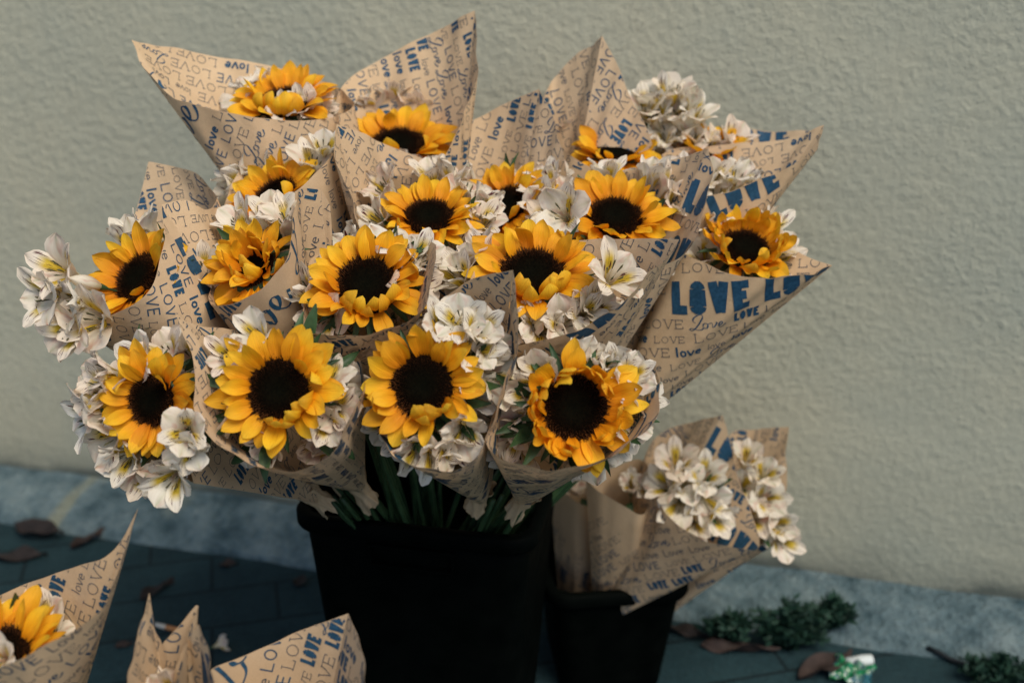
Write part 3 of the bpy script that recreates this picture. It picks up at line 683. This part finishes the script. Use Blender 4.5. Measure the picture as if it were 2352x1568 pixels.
    if rim and fill:
        # blossoms tucked low around the head, inside the paper
        ax_ = np.array(nv); e1 = np.array(frame(nv, up=CU).col[0][:3]); e2 = np.cross(ax_, e1)
        for k in range(fill):
            a = rs.uniform(0, 6.283); rr = Rs*rs.uniform(.85, 1.05); p = rc+(e1*math.cos(a)+e2*math.sin(a))*rr-ax_*rs.uniform(.03, .045); q = to_px(p)
            if low and q[1] < sun[1]-.6*(sun[3]*FPX/sun[2]): continue
            place(q[0], q[1], d=(p-CP)@CF, sink=.004)
    ax_ = np.array(nv); e1 = np.array(frame(nv, up=CU).col[0][:3]); e2 = np.cross(ax_, e1)
    for k in range(leaves):
        a = rs.uniform(0, 6.283); p = rc+(e1*math.cos(a)+e2*math.sin(a))*Rs*rs.uniform(.35, .75)-ax_*rs.uniform(.022, .04)
        qx = to_px(p)
        if rim and not free:
            if not inside(*qx): continue
            dd = np.hypot(*(Cr[:, :2]-qx).T).min()
            if dd < 45: continue
        dr = (e1*math.cos(a)+e2*math.sin(a))*(1.0 if free else .55)+ax_*rs.uniform(-.1, .9)*(1 if free else 1.3); dr /= np.linalg.norm(dr)
        x = Vector(dr); y = Vector(ax_).cross(x).normalized(); z = x.cross(y); Ml = Matrix((x, y, z)).transposed().to_4x4()
        link('leaf', rs.choice(LEAVES), root, M=Matrix.Translation(Vector(p)-root.location) @ Ml @ Matrix.Rotation(rs.uniform(-.6, .6), 4, 'X') @ Matrix.Scale(rs.uniform(.5, .78), 4))
    return root
def xy(*a): return [tuple(a[i:i+2]) for i in range(0, len(a), 2)]

bouquet('sunflower bouquet at top left whose long paper tip points to the upper left', (955, 1010, 1.50),
  [(302, 92, 1.38), (355, 107, 1.42), (464, 125, 1.46), (656, 160, 1.49), (769, 200, 1.48), (812, 240, 1.44), (769, 268, 1.40), (699, 277, 1.37), (620, 275, 1.36), (503, 254, 1.36), (440, 235, 1.365), (382, 213, 1.37)],
  (655, 238, 1.42, .066), xy(590, 195, 545, 232, 570, 252, 655, 238, 700, 222, 748, 240, 625, 250, 600, 262, 515, 248)+[(690, 236, 1.375, 'o', .95), (742, 250, 1.38, 'o', .9), (645, 258, 1.37, 'w', .9)], (-.05, .72), din=(-1, -.1), dout=(.35, -1), seed=1, fill=6, inward=-1.6)
bouquet('sunflower bouquet at top centre with the highest paper tip above white blossoms', (1000, 1040, 1.48),
  [(1091, 25, 1.46), (996, 74, 1.50), (871, 137, 1.51), (800, 185, 1.49), (765, 260, 1.45), (790, 350, 1.39), (870, 400, 1.36), (960, 398, 1.35), (1010, 368, 1.36), (1050, 295, 1.38), (1080, 215, 1.41), (1098, 137, 1.43), (1102, 78, 1.45)],
  (915, 336, 1.45, .072), xy(860, 222, 832, 232, 905, 205, 945, 225, 975, 235, 885, 215, 1040, 380), (.03, .72), din=(.25, 1), dout=(.1, -1), seed=2, fill=5, wiltp=.15)
bouquet('bouquet with half hidden orange sunflower below a broad leaning paper sheet near centre', (1110, 1040, 1.46),
  [(1239, 205, 1.42), (1172, 231, 1.45), (1112, 262, 1.46), (1057, 301, 1.45), (1035, 380, 1.42), (1060, 480, 1.38), (1120, 560, 1.36), (1200, 560, 1.35), (1280, 480, 1.36), (1305, 391, 1.38), (1276, 285, 1.40), (1252, 234, 1.41)],
  (1160, 475, 1.37, .062), xy(1050, 395, 1080, 420, 1215, 410, 1245, 435, 1060, 440, 1190, 400, 1235, 470, 1270, 400), (-.35, .55), din=(.35, -1), dout=(.1, -1), seed=3, fill=5)
bouquet('sunflower bouquet behind with a narrow upright paper tip right of centre', (1200, 1040, 1.50),
  [(1383, 82, 1.47), (1323, 125, 1.51), (1270, 185, 1.52), (1245, 250, 1.49), (1265, 300, 1.45), (1303, 350, 1.43), (1370, 390, 1.42), (1440, 400, 1.42), (1495, 370, 1.43), (1495, 315, 1.45), (1448, 223, 1.46), (1424, 160, 1.465)],
  (1415, 355, 1.46, .060), xy(1320, 285, 1345, 300, 1380, 305, 1450, 325, 1490, 345, 1470, 360, 1330, 310, 1500, 330), (0, .8), din=(.3, 1), dout=(.4, -1), seed=4, fill=4, wiltp=.15)
bouquet('rear bouquet topped by a tall clump of white alstroemerias against the wall', (1290, 1040, 1.54),
  [(1872, 300, 1.51), (1776, 302, 1.55), (1640, 300, 1.57), (1540, 330, 1.56), (1470, 360, 1.52), (1500, 400, 1.48), (1600, 410, 1.46), (1750, 380, 1.47)],
  (1630, 345, 1.51, .052), [(x, y, 1.50) for x, y in xy(1480, 235, 1505, 215, 1545, 205, 1580, 225, 1605, 255, 1530, 250, 1565, 260, 1500, 262, 1540, 300, 1580, 300, 1515, 315, 1560, 325, 1610, 300, 1655, 305, 1700, 302, 1600, 335, 1520, 230)], (.05, .78), din=(1, 0), dout=(1, -.3), seed=5, fill=1, free=True, wiltp=.1)
bouquet('white blossom bouquet at upper right with a long paper tip pointing right', (1330, 1060, 1.48),
  [(1893, 288, 1.42), (1800, 322, 1.46), (1640, 333, 1.49), (1540, 345, 1.48), (1500, 390, 1.44), (1540, 445, 1.40), (1640, 447, 1.37), (1760, 405, 1.375), (1850, 357, 1.39), (1886, 325, 1.41)],
  None, [(x, y, 1.43) for x, y in xy(1690, 418, 1655, 428, 1610, 405, 1640, 400, 1715, 412, 1570, 400, 1550, 420)], (.1, .7), d0=1.43, din=(-1, .05), dout=(1, -.45), seed=6, fill=0, leaves=3, name='alstroemeria_bouquet')
bouquet('sunflower bouquet at upper left below the long tip, facing left', (880, 1030, 1.44),
  [(772, 262, 1.40), (700, 306, 1.43), (640, 325, 1.44), (580, 338, 1.42), (540, 400, 1.38), (515, 480, 1.34), (530, 535, 1.30), (575, 522, 1.28), (640, 465, 1.27), (690, 432, 1.27), (735, 395, 1.28), (768, 345, 1.31), (785, 300, 1.36)],
  (632, 455, 1.33, .063), xy(545, 395, 525, 435, 510, 475, 575, 372, 735, 355, 745, 330, 540, 420, 600, 375, 500, 500), (-.4, .55), din=(-1, .1), dout=(.3, 1), seed=7, fill=6, wiltp=.15)
bouquet('sunflower bouquet in the middle with a pointed sheet leaning left behind it', (950, 1020, 1.42),
  [(773, 285, 1.30), (860, 322, 1.36), (945, 355, 1.38), (1020, 385, 1.38), (1100, 430, 1.36), (1140, 500, 1.31), (1120, 570, 1.27), (1050, 600, 1.25), (950, 610, 1.25), (870, 590, 1.24), (828, 508, 1.25), (792, 410, 1.27), (771, 332, 1.285)],
  (985, 500, 1.29, .058), xy(855, 455, 872, 425, 850, 500, 990, 395, 1035, 395, 1075, 430, 1110, 470, 1060, 505, 1090, 520, 1130, 550, 1055, 555, 870, 520, 1160, 500, 1000, 560)+[(1075, 520, 1.23, 'o', 1.0), (1050, 585, 1.21, 'o', .95), (1120, 545, 1.24, 'w', 1.0)], (0, .68), din=(-.6, .9), dout=(.6, 1), seed=8, fill=6)
bouquet('sunflower bouquet at right centre with tall curved paper at its right', (1290, 1030, 1.42),
  [(1626, 340, 1.32), (1573, 359, 1.36), (1518, 375, 1.38), (1456, 386, 1.39), (1350, 410, 1.39), (1280, 450, 1.36), (1240, 540, 1.32), (1290, 620, 1.29), (1400, 640, 1.28), (1500, 620, 1.28), (1581, 578, 1.285), (1606, 530, 1.29), (1628, 430, 1.30)],
  (1412, 500, 1.32, .068), xy(1245, 420, 1285, 440, 1240, 465, 1300, 495, 1275, 530, 1320, 540, 1400, 385, 1500, 400, 1550, 425, 1560, 465, 1470, 395, 1230, 500, 1255, 395)+[(1285, 485, 1.27, 'w', 1.15), (1250, 515, 1.26, 'o', .9)], (.03, .65), din=(.25, -1), dout=(.1, -1), seed=9, fill=6)
bouquet('sunflower bouquet at far right, wrapper lettered in big capitals pointing right', (1350, 1070, 1.46),
  [(1912, 610, 1.36), (1850, 627, 1.33), (1780, 635, 1.32), (1700, 631, 1.315), (1640, 615, 1.32), (1565, 578, 1.34), (1570, 540, 1.40), (1640, 520, 1.43), (1720, 520, 1.43), (1790, 550, 1.415), (1850, 590, 1.385)],
  (1712, 572, 1.37, .064), xy(1640, 445, 1625, 478, 1670, 490, 1700, 478, 1745, 498, 1785, 520, 1808, 555, 1605, 570, 1600, 510, 1770, 500, 1815, 590, 1640, 500), (.12, .62), din=(1, 0), dout=(1, -.12), seed=10, fill=5, wiltp=.2, sstyle=2)
bouquet('far left sunflower bouquet, white blossoms hanging out past its open paper', (800, 1130, 1.40),
  [(371, 470, 1.20), (377, 563, 1.17), (361, 634, 1.155), (332, 680, 1.15), (274, 712, 1.16), (234, 731, 1.18), (203, 763, 1.21), (235, 700, 1.28), (270, 600, 1.34), (309, 495, 1.37), (337, 382, 1.37), (341, 371, 1.37), (352, 373, 1.37), (398, 384, 1.365), (451, 399, 1.35), (488, 458, 1.32), (480, 480, 1.27), (434, 458, 1.23)],
  (318, 640, 1.215, .060), [(x, y, 1.27) for x, y in xy(290, 535, 265, 570, 325, 515, 350, 505)]+[(x, y, 1.16, k, 1.15) for x, y, k in ((125, 615, 'o'), (92, 680, 'o'), (150, 700, 'w'), (205, 735, 'o'), (150, 765, 'o'), (165, 640, 'b'))], (-.42, .42), din=(.2, 1), dout=(.15, 1), seed=11, fill=2, leaves=4, free=True, wiltp=.15)
bouquet('left bouquet with a ragged orange sunflower inside a curved paper band', (800, 1080, 1.38),
  [(737, 434, 1.22), (688, 436, 1.20), (680, 493, 1.175), (660, 563, 1.16), (633, 618, 1.155), (586, 669, 1.155), (504, 706, 1.17), (478, 670, 1.22), (490, 590, 1.27), (535, 520, 1.31), (600, 490, 1.33), (680, 480, 1.31), (740, 475, 1.27), (762, 480, 1.235)],
  (583, 615, 1.215, .062), xy(575, 535, 535, 545, 625, 485, 655, 495, 660, 590, 675, 555, 600, 688, 565, 682, 505, 580, 540, 500, 645, 620), (-.3, .42), din=(.3, -1), dout=(.5, -1), seed=12, fill=5, sstyle=1)
bouquet('large sunflower left of the centre in a wrapper folded low in front', (838, 955, 1.31),
  [(1002, 562, 1.18), (1003, 635, 1.14), (994, 686, 1.125), (943, 729, 1.11), (865, 760, 1.105), (787, 768, 1.11), (728, 762, 1.12), (700, 735, 1.15), (690, 650, 1.20), (730, 580, 1.25), (800, 550, 1.27), (900, 545, 1.27), (970, 548, 1.24)],
  (843, 655, 1.185, .067), xy(935, 560, 970, 585, 985, 635, 690, 700, 668, 722, 900, 545, 700, 730, 960, 610, 690, 660, 875, 530, 720, 745), (0, .42), din=(.5, 1), dout=(1, -.4), seed=13, fill=12, inward=-1.5)
bouquet('large sunflower right of the centre with single lily-like bloom beside it', (1290, 1020, 1.36),
  [(1560, 550, 1.20), (1521, 612, 1.155), (1451, 678, 1.13), (1353, 749, 1.115), (1275, 775, 1.11), (1189, 785, 1.115), (1110, 750, 1.13), (1075, 680, 1.16), (1090, 620, 1.21), (1150, 580, 1.24), (1250, 560, 1.25), (1345, 553, 1.245), (1460, 548, 1.235)],
  (1222, 632, 1.21, .072), xy(1060, 600, 1045, 625, 1100, 570, 1245, 748, 1300, 742, 1215, 760, 1345, 722, 1370, 700, 1190, 745, 1275, 765, 1330, 745, 1070, 575)+[(1415, 625, 1.14, 'o', 1.25)], (0, .62), din=(.4, -1), dout=(-1, .45), seed=14, mrg=14, fill=10, inward=-1.6)
G3 = None
bouquet('lower left sunflower with loose white blossoms spilling out below it', (800, 1165, 1.39),
  [(445, 1109, 1.12), (430, 1040, 1.12), (425, 940, 1.13), (400, 860, 1.17), (350, 840, 1.20), (300, 870, 1.21), (280, 930, 1.20), (300, 1010, 1.17), (350, 1065, 1.15), (400, 1095, 1.13)],
  (350, 920, 1.12, .0575), [(x, y, 1.125) for x, y in xy(225, 855, 215, 895, 190, 955, 205, 985, 235, 1010, 290, 820, 325, 805, 360, 795, 285, 1060, 330, 1095, 385, 1095, 415, 985, 430, 1020, 400, 1125, 260, 1035, 240, 840, 375, 1070, 415, 815, 185, 925, 345, 1120)]+[(425, 990, 1.06, 'o', .9), (430, 1040, 1.06, 'w', .9), (388, 1110, 1.07, 'o', 1.0)], (-.28, .02), din=(.3, -1), dout=(.6, -.9), seed=15, fill=4, free=True, leaves=16, wiltp=.2)
bouquet('bottom row sunflower second from left in a wrapper curled up at right', (842, 1135, 1.38),
  [(402, 718, 1.10), (430, 776, 1.09), (449, 847, 1.08), (455, 937, 1.07), (490, 1020, 1.06), (570, 1072, 1.045), (656, 1088, 1.035), (723, 1065, 1.035), (782, 1012, 1.04), (815, 940, 1.06), (828, 880, 1.09), (818, 835, 1.12), (782, 795, 1.16), (720, 770, 1.20), (640, 750, 1.22), (560, 760, 1.21), (480, 750, 1.16)],
  (640, 897, 1.09, .0645), xy(580, 765, 560, 790, 515, 815, 505, 860, 540, 830, 760, 850, 785, 890, 770, 1000, 725, 1015, 595, 1060, 560, 1075, 635, 1060, 475, 965, 500, 985, 790, 940, 480, 930, 610, 1080), (-.1, .12), din=(.15, -1), dout=(-.8, -.5), seed=16, mrg=42, low=True, asc=.9, fill=14, leaves=26, inward=-1.0)
bouquet('bottom row sunflower third from left under a paper peak and white blossoms', (1120, 1165, 1.36),
  [(1178, 620, 1.08), (1111, 635, 1.105), (1052, 659, 1.125), (998, 694, 1.135), (930, 780, 1.15), (880, 860, 1.14), (865, 930, 1.12), (890, 1010, 1.09), (940, 1065, 1.06), (1000, 1088, 1.045), (1060, 1075, 1.045), (1105, 1040, 1.05), (1131, 987, 1.055), (1160, 900, 1.065), (1177, 800, 1.075), (1184, 720, 1.08)],
  (970, 886, 1.095, .0615), [(x, y, None, k, 1.05) for x, y, k in ((1105, 750, 'o'), (1060, 735, 'o'), (1130, 800, 'o'), (1140, 860, 'o'), (1090, 800, 'o'))]+xy(1025, 740, 1105, 900, 1065, 1000, 1035, 1035, 960, 1050, 1000, 1055, 945, 1080, 1085, 970, 1125, 900, 915, 1035, 985, 1090, 1040, 1060, 1100, 930), (-.12, .08), din=(.4, -1), dout=(.8, -.8), seed=17, low=True, asc=.9, fill=14, leaves=26, inward=-1.6)
bouquet('bottom row rightmost sunflower with ruffled short petals in a rounded wrapper', (1192, 1170, 1.36),
  [(1190, 860, 1.13), (1165, 900, 1.11), (1150, 935, 1.095), (1129, 999, 1.07), (1136, 1040, 1.055), (1160, 1063, 1.045), (1224, 1073, 1.035), (1300, 1077, 1.03), (1390, 1062, 1.035), (1450, 1030, 1.045), (1490, 985, 1.06), (1508, 930, 1.08), (1510, 870, 1.11), (1480, 820, 1.16), (1400, 800, 1.19), (1300, 800, 1.20), (1230, 830, 1.17)],
  (1318, 936, 1.10, .0675), xy(1180, 940, 1192, 990, 1170, 975, 1200, 900, 1385, 815, 1425, 830, 1455, 855, 1465, 890, 1480, 915, 1475, 965, 1205, 880, 1170, 1015, 1345, 815, 1460, 1000, 1230, 850, 1190, 1020), (.08, .0), din=(.4, -1), dout=(.9, -.2), seed=18, low=True, asc=.9, fill=14, leaves=26, sstyle=2)
# second bucket by the wall
G2 = 'alstroemeria bouquets in the shorter bucket'
bouquet('white alstroemerias on the right in paper with a rounded peak and crossed ribbon print', (1375, 1440, 1.70),
  [(1660, 953, 1.60), (1560, 975, 1.66), (1500, 1010, 1.66), (1480, 1080, 1.62), (1505, 1150, 1.57), (1560, 1205, 1.54), (1640, 1245, 1.53), (1732, 1255, 1.53), (1728, 1180, 1.57), (1692, 1080, 1.59), (1675, 1000, 1.60)],
  None, [(x, y, 1.56, 'o', 1.05) for x, y in xy(1555, 1055, 1520, 1110, 1575, 1110, 1620, 1085, 1560, 1160, 1630, 1150, 1590, 1205, 1655, 1195)], (-.2, .2), d0=1.56, din=(.3, -1), dout=(1, -.3), seed=21, fill=0, free=True, cut=.12, bc=BC2, bz=.1, group=G2, name='alstroemeria_bouquet', leaves=8, neck=False, stems=3)
bouquet('rightmost white alstroemerias in brown paper, drooping in front of the wall', (1420, 1500, 1.80),
  [(1812, 980, 1.66), (1740, 985, 1.70), (1690, 995, 1.70), (1670, 1060, 1.68), (1690, 1180, 1.63), (1730, 1240, 1.61), (1780, 1240, 1.62), (1800, 1160, 1.64), (1808, 1060, 1.65)],
  None, [(x, y, 1.60, 'o', 1.05) for x, y in xy(1715, 1045, 1755, 1085, 1705, 1115, 1765, 1145, 1735, 1185, 1790, 1205, 1800, 1245)], (.15, .2), d0=1.60, din=(.1, -1), dout=(1, -.3), seed=22, fill=0, free=True, cut=.12, bc=BC2, bz=.1, group=G2, name='alstroemeria_bouquet', leaves=8, neck=False, stems=3)
bouquet('shaded paper wrapped bouquet at the left of the shorter bucket, flowers hidden', (1400, 2100, 2.25),
  [(1346, 1100, 1.57), (1400, 1075, 1.62), (1470, 1055, 1.64), (1500, 1110, 1.62), (1480, 1180, 1.575), (1430, 1160, 1.56), (1380, 1130, 1.56)],
  None, [(x, y, 1.60, 'w', .8) for x, y in xy(1450, 1110, 1490, 1120)], (.0, .4), d0=1.60, din=(.1, -1), dout=(1, -.5), seed=23, wob=.25, fill=0, free=True, cut=.76, bc=BC2, bz=.1, group=G2, name='alstroemeria_bouquet', leaves=2, neck=False, stems=3)
bouquet('shaded bluish wrapper squeezed between the tall bucket and the shorter bucket papers', (1330, 2000, 2.2),
  [(1262, 1100, 1.66), (1300, 1075, 1.70), (1360, 1070, 1.72), (1385, 1110, 1.70), (1370, 1160, 1.65), (1320, 1150, 1.63)],
  None, [(x, y, 1.68, 'w', .7) for x, y in xy(1310, 1110, 1340, 1110)], (.0, .4), d0=1.66, din=(.1, -1), dout=(.3, -1), seed=24, wob=.25, fill=0, free=True, cut=.74, bc=BC2, bz=.1, group=G2, name='alstroemeria_bouquet', leaves=2, neck=False, stems=3)
# foreground, lower left: their bucket stands below the frame
BC3 = at(330, 2250, 1.12); BC3[2] = 0
G4 = 'foreground bouquets at the lower left'
bouquet('foreground sunflower bouquet in the lower left corner with a sharp paper spike', (60, 2000, 1.16),
  [(318, 1165, 1.02), (282, 1235, 1.03), (245, 1276, 1.04), (180, 1300, 1.05), (110, 1325, 1.06), (0, 1366, 1.07), (-120, 1420, 1.05), (-190, 1500, 1.0), (-120, 1575, .95), (0, 1527, .93), (78, 1493, .925), (141, 1458, .93), (219, 1400, .95), (270, 1341, .975), (302, 1260, 1.0)],
  (-8, 1508, 1.00, .066), [(x, y, 1.05, 'o', .9) for x, y in xy(95, 1410, 145, 1428, 45, 1400)]+[(x, y, .95, 'o', .8) for x, y in xy(20, 1545)], (0, .75), din=(.3, -1), dout=(1, -.5), seed=31, fill=0, bc=BC3, bz=.05, group=G4, stems=3)
bouquet('narrow paper wrapper with twin spikes at the bottom left, its flowers out of view', (440, 2000, 1.12),
  [(343, 1360, .99), (351, 1430, 1.0), (372, 1472, 1.01), (375, 1471, 1.01), (408, 1438, 1.005), (446, 1394, 1.0), (451, 1386, 1.0), (450, 1397, .998), (434, 1450, .98), (410, 1540, .95), (380, 1620, .93), (320, 1640, .93), (290, 1560, .95), (322, 1460, .97)],
  None, [(360, 1680, 1.0), (370, 1700, .98)], (0, .7), d0=1.0, din=(.2, -1), dout=(.3, -1), seed=32, fill=0, bc=BC3, bz=.05, group=G4, name='alstroemeria_bouquet', leaves=2, stems=3, wob=.5)
bouquet('small paper wrapper with one leaning point between the twin spikes and wide sheet', (500, 2000, 1.08),
  [(456, 1432, .96), (425, 1480, .98), (395, 1550, .98), (390, 1640, .95), (440, 1690, .92), (495, 1650, .91), (492, 1560, .925), (475, 1500, .94)],
  None, [(440, 1720, .97), (460, 1740, .97)], (0, .7), d0=.97, din=(.35, -1), dout=(.5, -1), seed=33, fill=0, bc=BC3, bz=.05, group=G4, name='alstroemeria_bouquet', leaves=2, stems=3, wob=.5)
bouquet('wide paper wrapper rising at the bottom edge in front of the tall bucket', (640, 2150, 1.12),
  [(800, 1408, 1.02), (720, 1436, 1.035), (620, 1477, 1.04), (540, 1510, 1.03), (485, 1538, 1.0), (470, 1620, .95), (520, 1720, .91), (640, 1760, .89), (760, 1730, .90), (835, 1640, .93), (840, 1568, .96), (822, 1480, .99)],
  None, [(650, 1730, .97), (600, 1750, .97), (700, 1740, .97)], (0, .7), d0=.97, din=(.3, -1), dout=(.5, -1), seed=34, fill=0, bc=BC3, bz=.05, group=G4, name='alstroemeria_bouquet', leaves=2, stems=3, wob=.6)

# ------------------------------------------------------------------ litter, weeds
BROWN = simple('dry_leaf', (.020, .015, .014), .8, .4); BROWN2 = simple('dry_leaf_pale', (.032, .021, .018), .8, .4)
def dry_leaf(px, py, L, rot, seed, label, mat=BROWN, z=.004, W=.33):
    rs = random.Random(seed); nu, nv = 8, 16; V = []
    for j in range(nv+1):
        v = j/nv; wv = L*W*math.sin(min(1, v**.8)*3.1)*.5+.0004
        for i in range(nu+1):
            u = i/nu*2-1; V.append(((v-.5)*L, u*wv, .004+.35*abs(u)**1.5*wv+L*.16*nz(v*2.5+seed, u*.9, 2)+L*.10*(v-.5)**2*4*rs.random()*.3+.02*L))
    zmin = min(v[2] for v in V); V = [(x, y, z_-zmin+.001) for x, y, z_ in V]
    F = [(j*(nu+1)+i, j*(nu+1)+i+1, (j+1)*(nu+1)+i+1, (j+1)*(nu+1)+i) for j in range(nv) for i in range(nu)]
    p = at_z(px, py, z); o = link('dry_leaf', mesh('dry_leaf', V, F, [mat]), M=Matrix.Translation(Vector((p[0], p[1], z-.003))) @ Matrix.Rotation(rot, 4, 'Z'))
    tag(o, label, 'leaf', 'dry leaves on the ground'); return o
dry_leaf(92, 1226, .105, -.25, 1, 'large curled brown leaf at far left beside the curb', z=.006, W=.45)
dry_leaf(203, 1240, .075, .95, 2, 'brown leaf tilted upright right of the large leaf at far left', BROWN2, z=.006)
dry_leaf(45, 1282, .10, .12, 3, 'dark brown leaf lying near the left edge on the asphalt', z=.001)
dry_leaf(362, 1355, .070, .9, 4, 'curled dark leaf lying above the twin paper spikes', z=.001)
dry_leaf(525, 1296, .035, .3, 5, 'small reddish leaf left of the tall bucket', BROWN2, z=.001, W=.6)
dry_leaf(690, 1334, .035, 1.3, 6, 'tiny dark leaf touching the tall bucket side', z=.004, W=.7)
dry_leaf(1575, 1452, .075, -.45, 7, 'brown leaf beside the shorter bucket at the curb foot', z=.003)
dry_leaf(1700, 1494, .125, -.12, 8, 'long thin brown leaf under the weeds', BROWN2, z=.001, W=.22)
dry_leaf(1895, 1536, .115, .55, 9, 'broad brown leaf next to the green plastic scrap', BROWN2, z=.001, W=.4)
dry_leaf(285, 1480, .030, .4, 10, 'little brown leaf left of the twin paper spikes', BROWN2, z=.001, W=.6)
def fallen(px, py, s, rot):
    p = at_z(px, py, .006); o = link('fallen_blossom', WILT[1], M=Matrix.Translation(Vector((p[0], p[1], .012))) @ Matrix.Rotation(rot, 4, 'Z') @ Matrix.Rotation(1.5, 4, 'Y') @ Matrix.Scale(s, 4))
    tag(o, 'single white blossom fallen on the asphalt beside the wide paper sheet', 'flower')
fallen(490, 1492, .55, .6)
def cig(px, py):
    p = at_z(px, py, .004); r = bpy.data.objects.new('cigarette_butt', None); COL.objects.link(r); r.location = (p[0], p[1], .0045); r.rotation_euler = (0, 0, -.35)
    link('filter', tube([(0, 0, 0), (.012, 0, 0), (.024, 0, 0)], .004, 'filter', [simple('filter_orange', (.45, .19, .07))], 12), r)
    link('paper_end', tube([(-.022, 0, 0), (-.012, 0, .0003), (0, 0, 0)], [.003, .0038, .0039], 'paper_end', [simple('white_paper', (.55, .52, .45))], 12), r)
    tag(r, 'cigarette butt with orange filter lying behind the twin paper spikes', 'cigarette butt')
cig(382, 1440)
p0, p1 = at_z(2130, 1487, .010), at_z(2235, 1535, .004)
stick = bpy.data.objects.new('straw', tube([(0, 0, 0), *( (tuple((p1-p0)*t+np.array([0, 0, .0015*math.sin(t*9)]))) for t in (.25, .5, .75, 1)), tuple((p1-p0)*1.25)], .0042, 'straw', [simple('dark_straw', (.006, .010, .013))], 10)); COL.objects.link(stick); stick.location = tuple(p0)
tag(stick, 'thin dark straw leaning on the curb at the lower right', 'straw')
WEED = mat_green('weed_green', (.005, .022, .014), (.012, .050, .030), .7, .15)
def weed(px, py, w_, h_, n, seed, label, z=.0):
    rs = random.Random(seed); p = at_z(px, py, z); r = bpy.data.objects.new('weed', None); COL.objects.link(r); r.location = tuple(p); V, F = [], []; SV = []
    SVV, SFF = [], []
    for k in range(n):
        a = rs.uniform(0, 6.28); q = rs.random()**.5; top = Vector((math.cos(a)*w_*q, math.sin(a)*w_*.5*q, h_*rs.uniform(.35, 1)*(1-.4*q)))
        for m in range(9):
            t = m/8; c = Vector((top.x*t, top.y*t, top.z*t**.8))
            b = len(SVV); SVV += [c+Vector((-.0006, 0, 0)), c+Vector((.0006, 0, 0))]
            if m: SFF.append((b-2, b-1, b+1, b))
            for s in (-1, 1, 0):
                d = Vector((s*rs.uniform(.5, 1), rs.uniform(-.8, .8), rs.uniform(0, .9))).normalized(); L = rs.uniform(.010, .020); e = d.cross(Vector((rs.uniform(-1, 1), rs.uniform(-1, 1), rs.uniform(.2, 1)))).normalized(); b = len(V)
                V += [c, c+d*L*.35+e*L*.22, c+d*L*.75+e*L*.15, c+d*L, c+d*L*.75-e*L*.15, c+d*L*.35-e*L*.22]; F.append((b, b+1, b+2, b+3, b+4, b+5))
    link('foliage', mesh('foliage', V, F, [WEED], smooth=False), r); link('stem', mesh('stem', SVV, SFF, [WEED]), r)
    tag(r, label, 'weed', 'weeds at the curb')
weed(1668, 1466, .045, .05, 34, 1, 'low bright green weed nearest the shorter bucket', .01)
weed(1810, 1485, .060, .10, 60, 2, 'largest dark green weed growing from the curb edge')
weed(1905, 1436, .04, .06, 34, 3, 'upper dark weed on the concrete right of the largest one', .02)
weed(2300, 1562, .075, .045, 36, 4, 'weed in the lower right corner under the straw')
# crushed green foil wrapper, white cap and pink scrap
def crumple(name, px, py, sx, sy, mat, label, seed, cat, z=.003, rot=0, h=.012):
    n = 14; V = []
    for i in range(n+1):
        for j in range(n+1):
            x, y = (i/n-.5), (j/n-.5); V.append((x*sx*(1+.3*nz(y*3, seed, 1)), y*sy*(1+.3*nz(x*3, seed, 7)), h*(.6+abs(nz(x*4+seed, y*4, 2))*1.8+.5*abs(nz(x*11, y*11+seed, 3)))-h*.3))
    F = [(i*(n+1)+j, (i+1)*(n+1)+j, (i+1)*(n+1)+j+1, i*(n+1)+j+1) for i in range(n) for j in range(n)]
    p = at_z(px, py, z); o = link(name, mesh(name, V, F, [mat], smooth=False), M=Matrix.Translation(Vector(p)) @ Matrix.Rotation(rot, 4, 'Z')); tag(o, label, cat); return o
gm, gnt, gb = newmat('green_foil', .25, .6); gn = tex(gnt, 'ShaderNodeTexNoise', 55, coords(gnt), Detail=3, Distortion=1.0)
gnt.links.new(ramp(gnt, gn.outputs[0], [(.42, (.004, .14, .05)), (.48, (.01, .22, .09)), (.52, (.25, .32, .26)), (.60, (.02, .10, .13))]), gb.inputs['Base Color'])
crumple('plastic_scrap', 1955, 1550, .060, .055, gm, 'crumpled shiny green and white plastic scrap at the bottom right', 5, 'litter', rot=-.5)
crumple('paper_scrap', 1885, 1405, .03, .016, simple('pink_scrap', (.50, .28, .28)), 'tiny pink and cream scrap on the concrete above the weeds', 9, 'litter', z=.03, h=.004)
def cap():
    p = at_z(1980, 1516, .01); r = bpy.data.objects.new('bottle_cap', tube([(-.028, 0, 0), (-.026, 0, 0), (0, 0, 0), (.016, 0, 0), (.018, 0, 0)], [.004, .008, .0095, .0085, .003], 'bottle_cap', [simple('white_plastic', (.55, .60, .60), .35)], 14)); COL.objects.link(r); r.location = (p[0], p[1], .0095); r.rotation_euler = (0, 0, .2)
    tag(r, 'small white plastic tube resting against the broad brown leaf', 'litter')
cap()
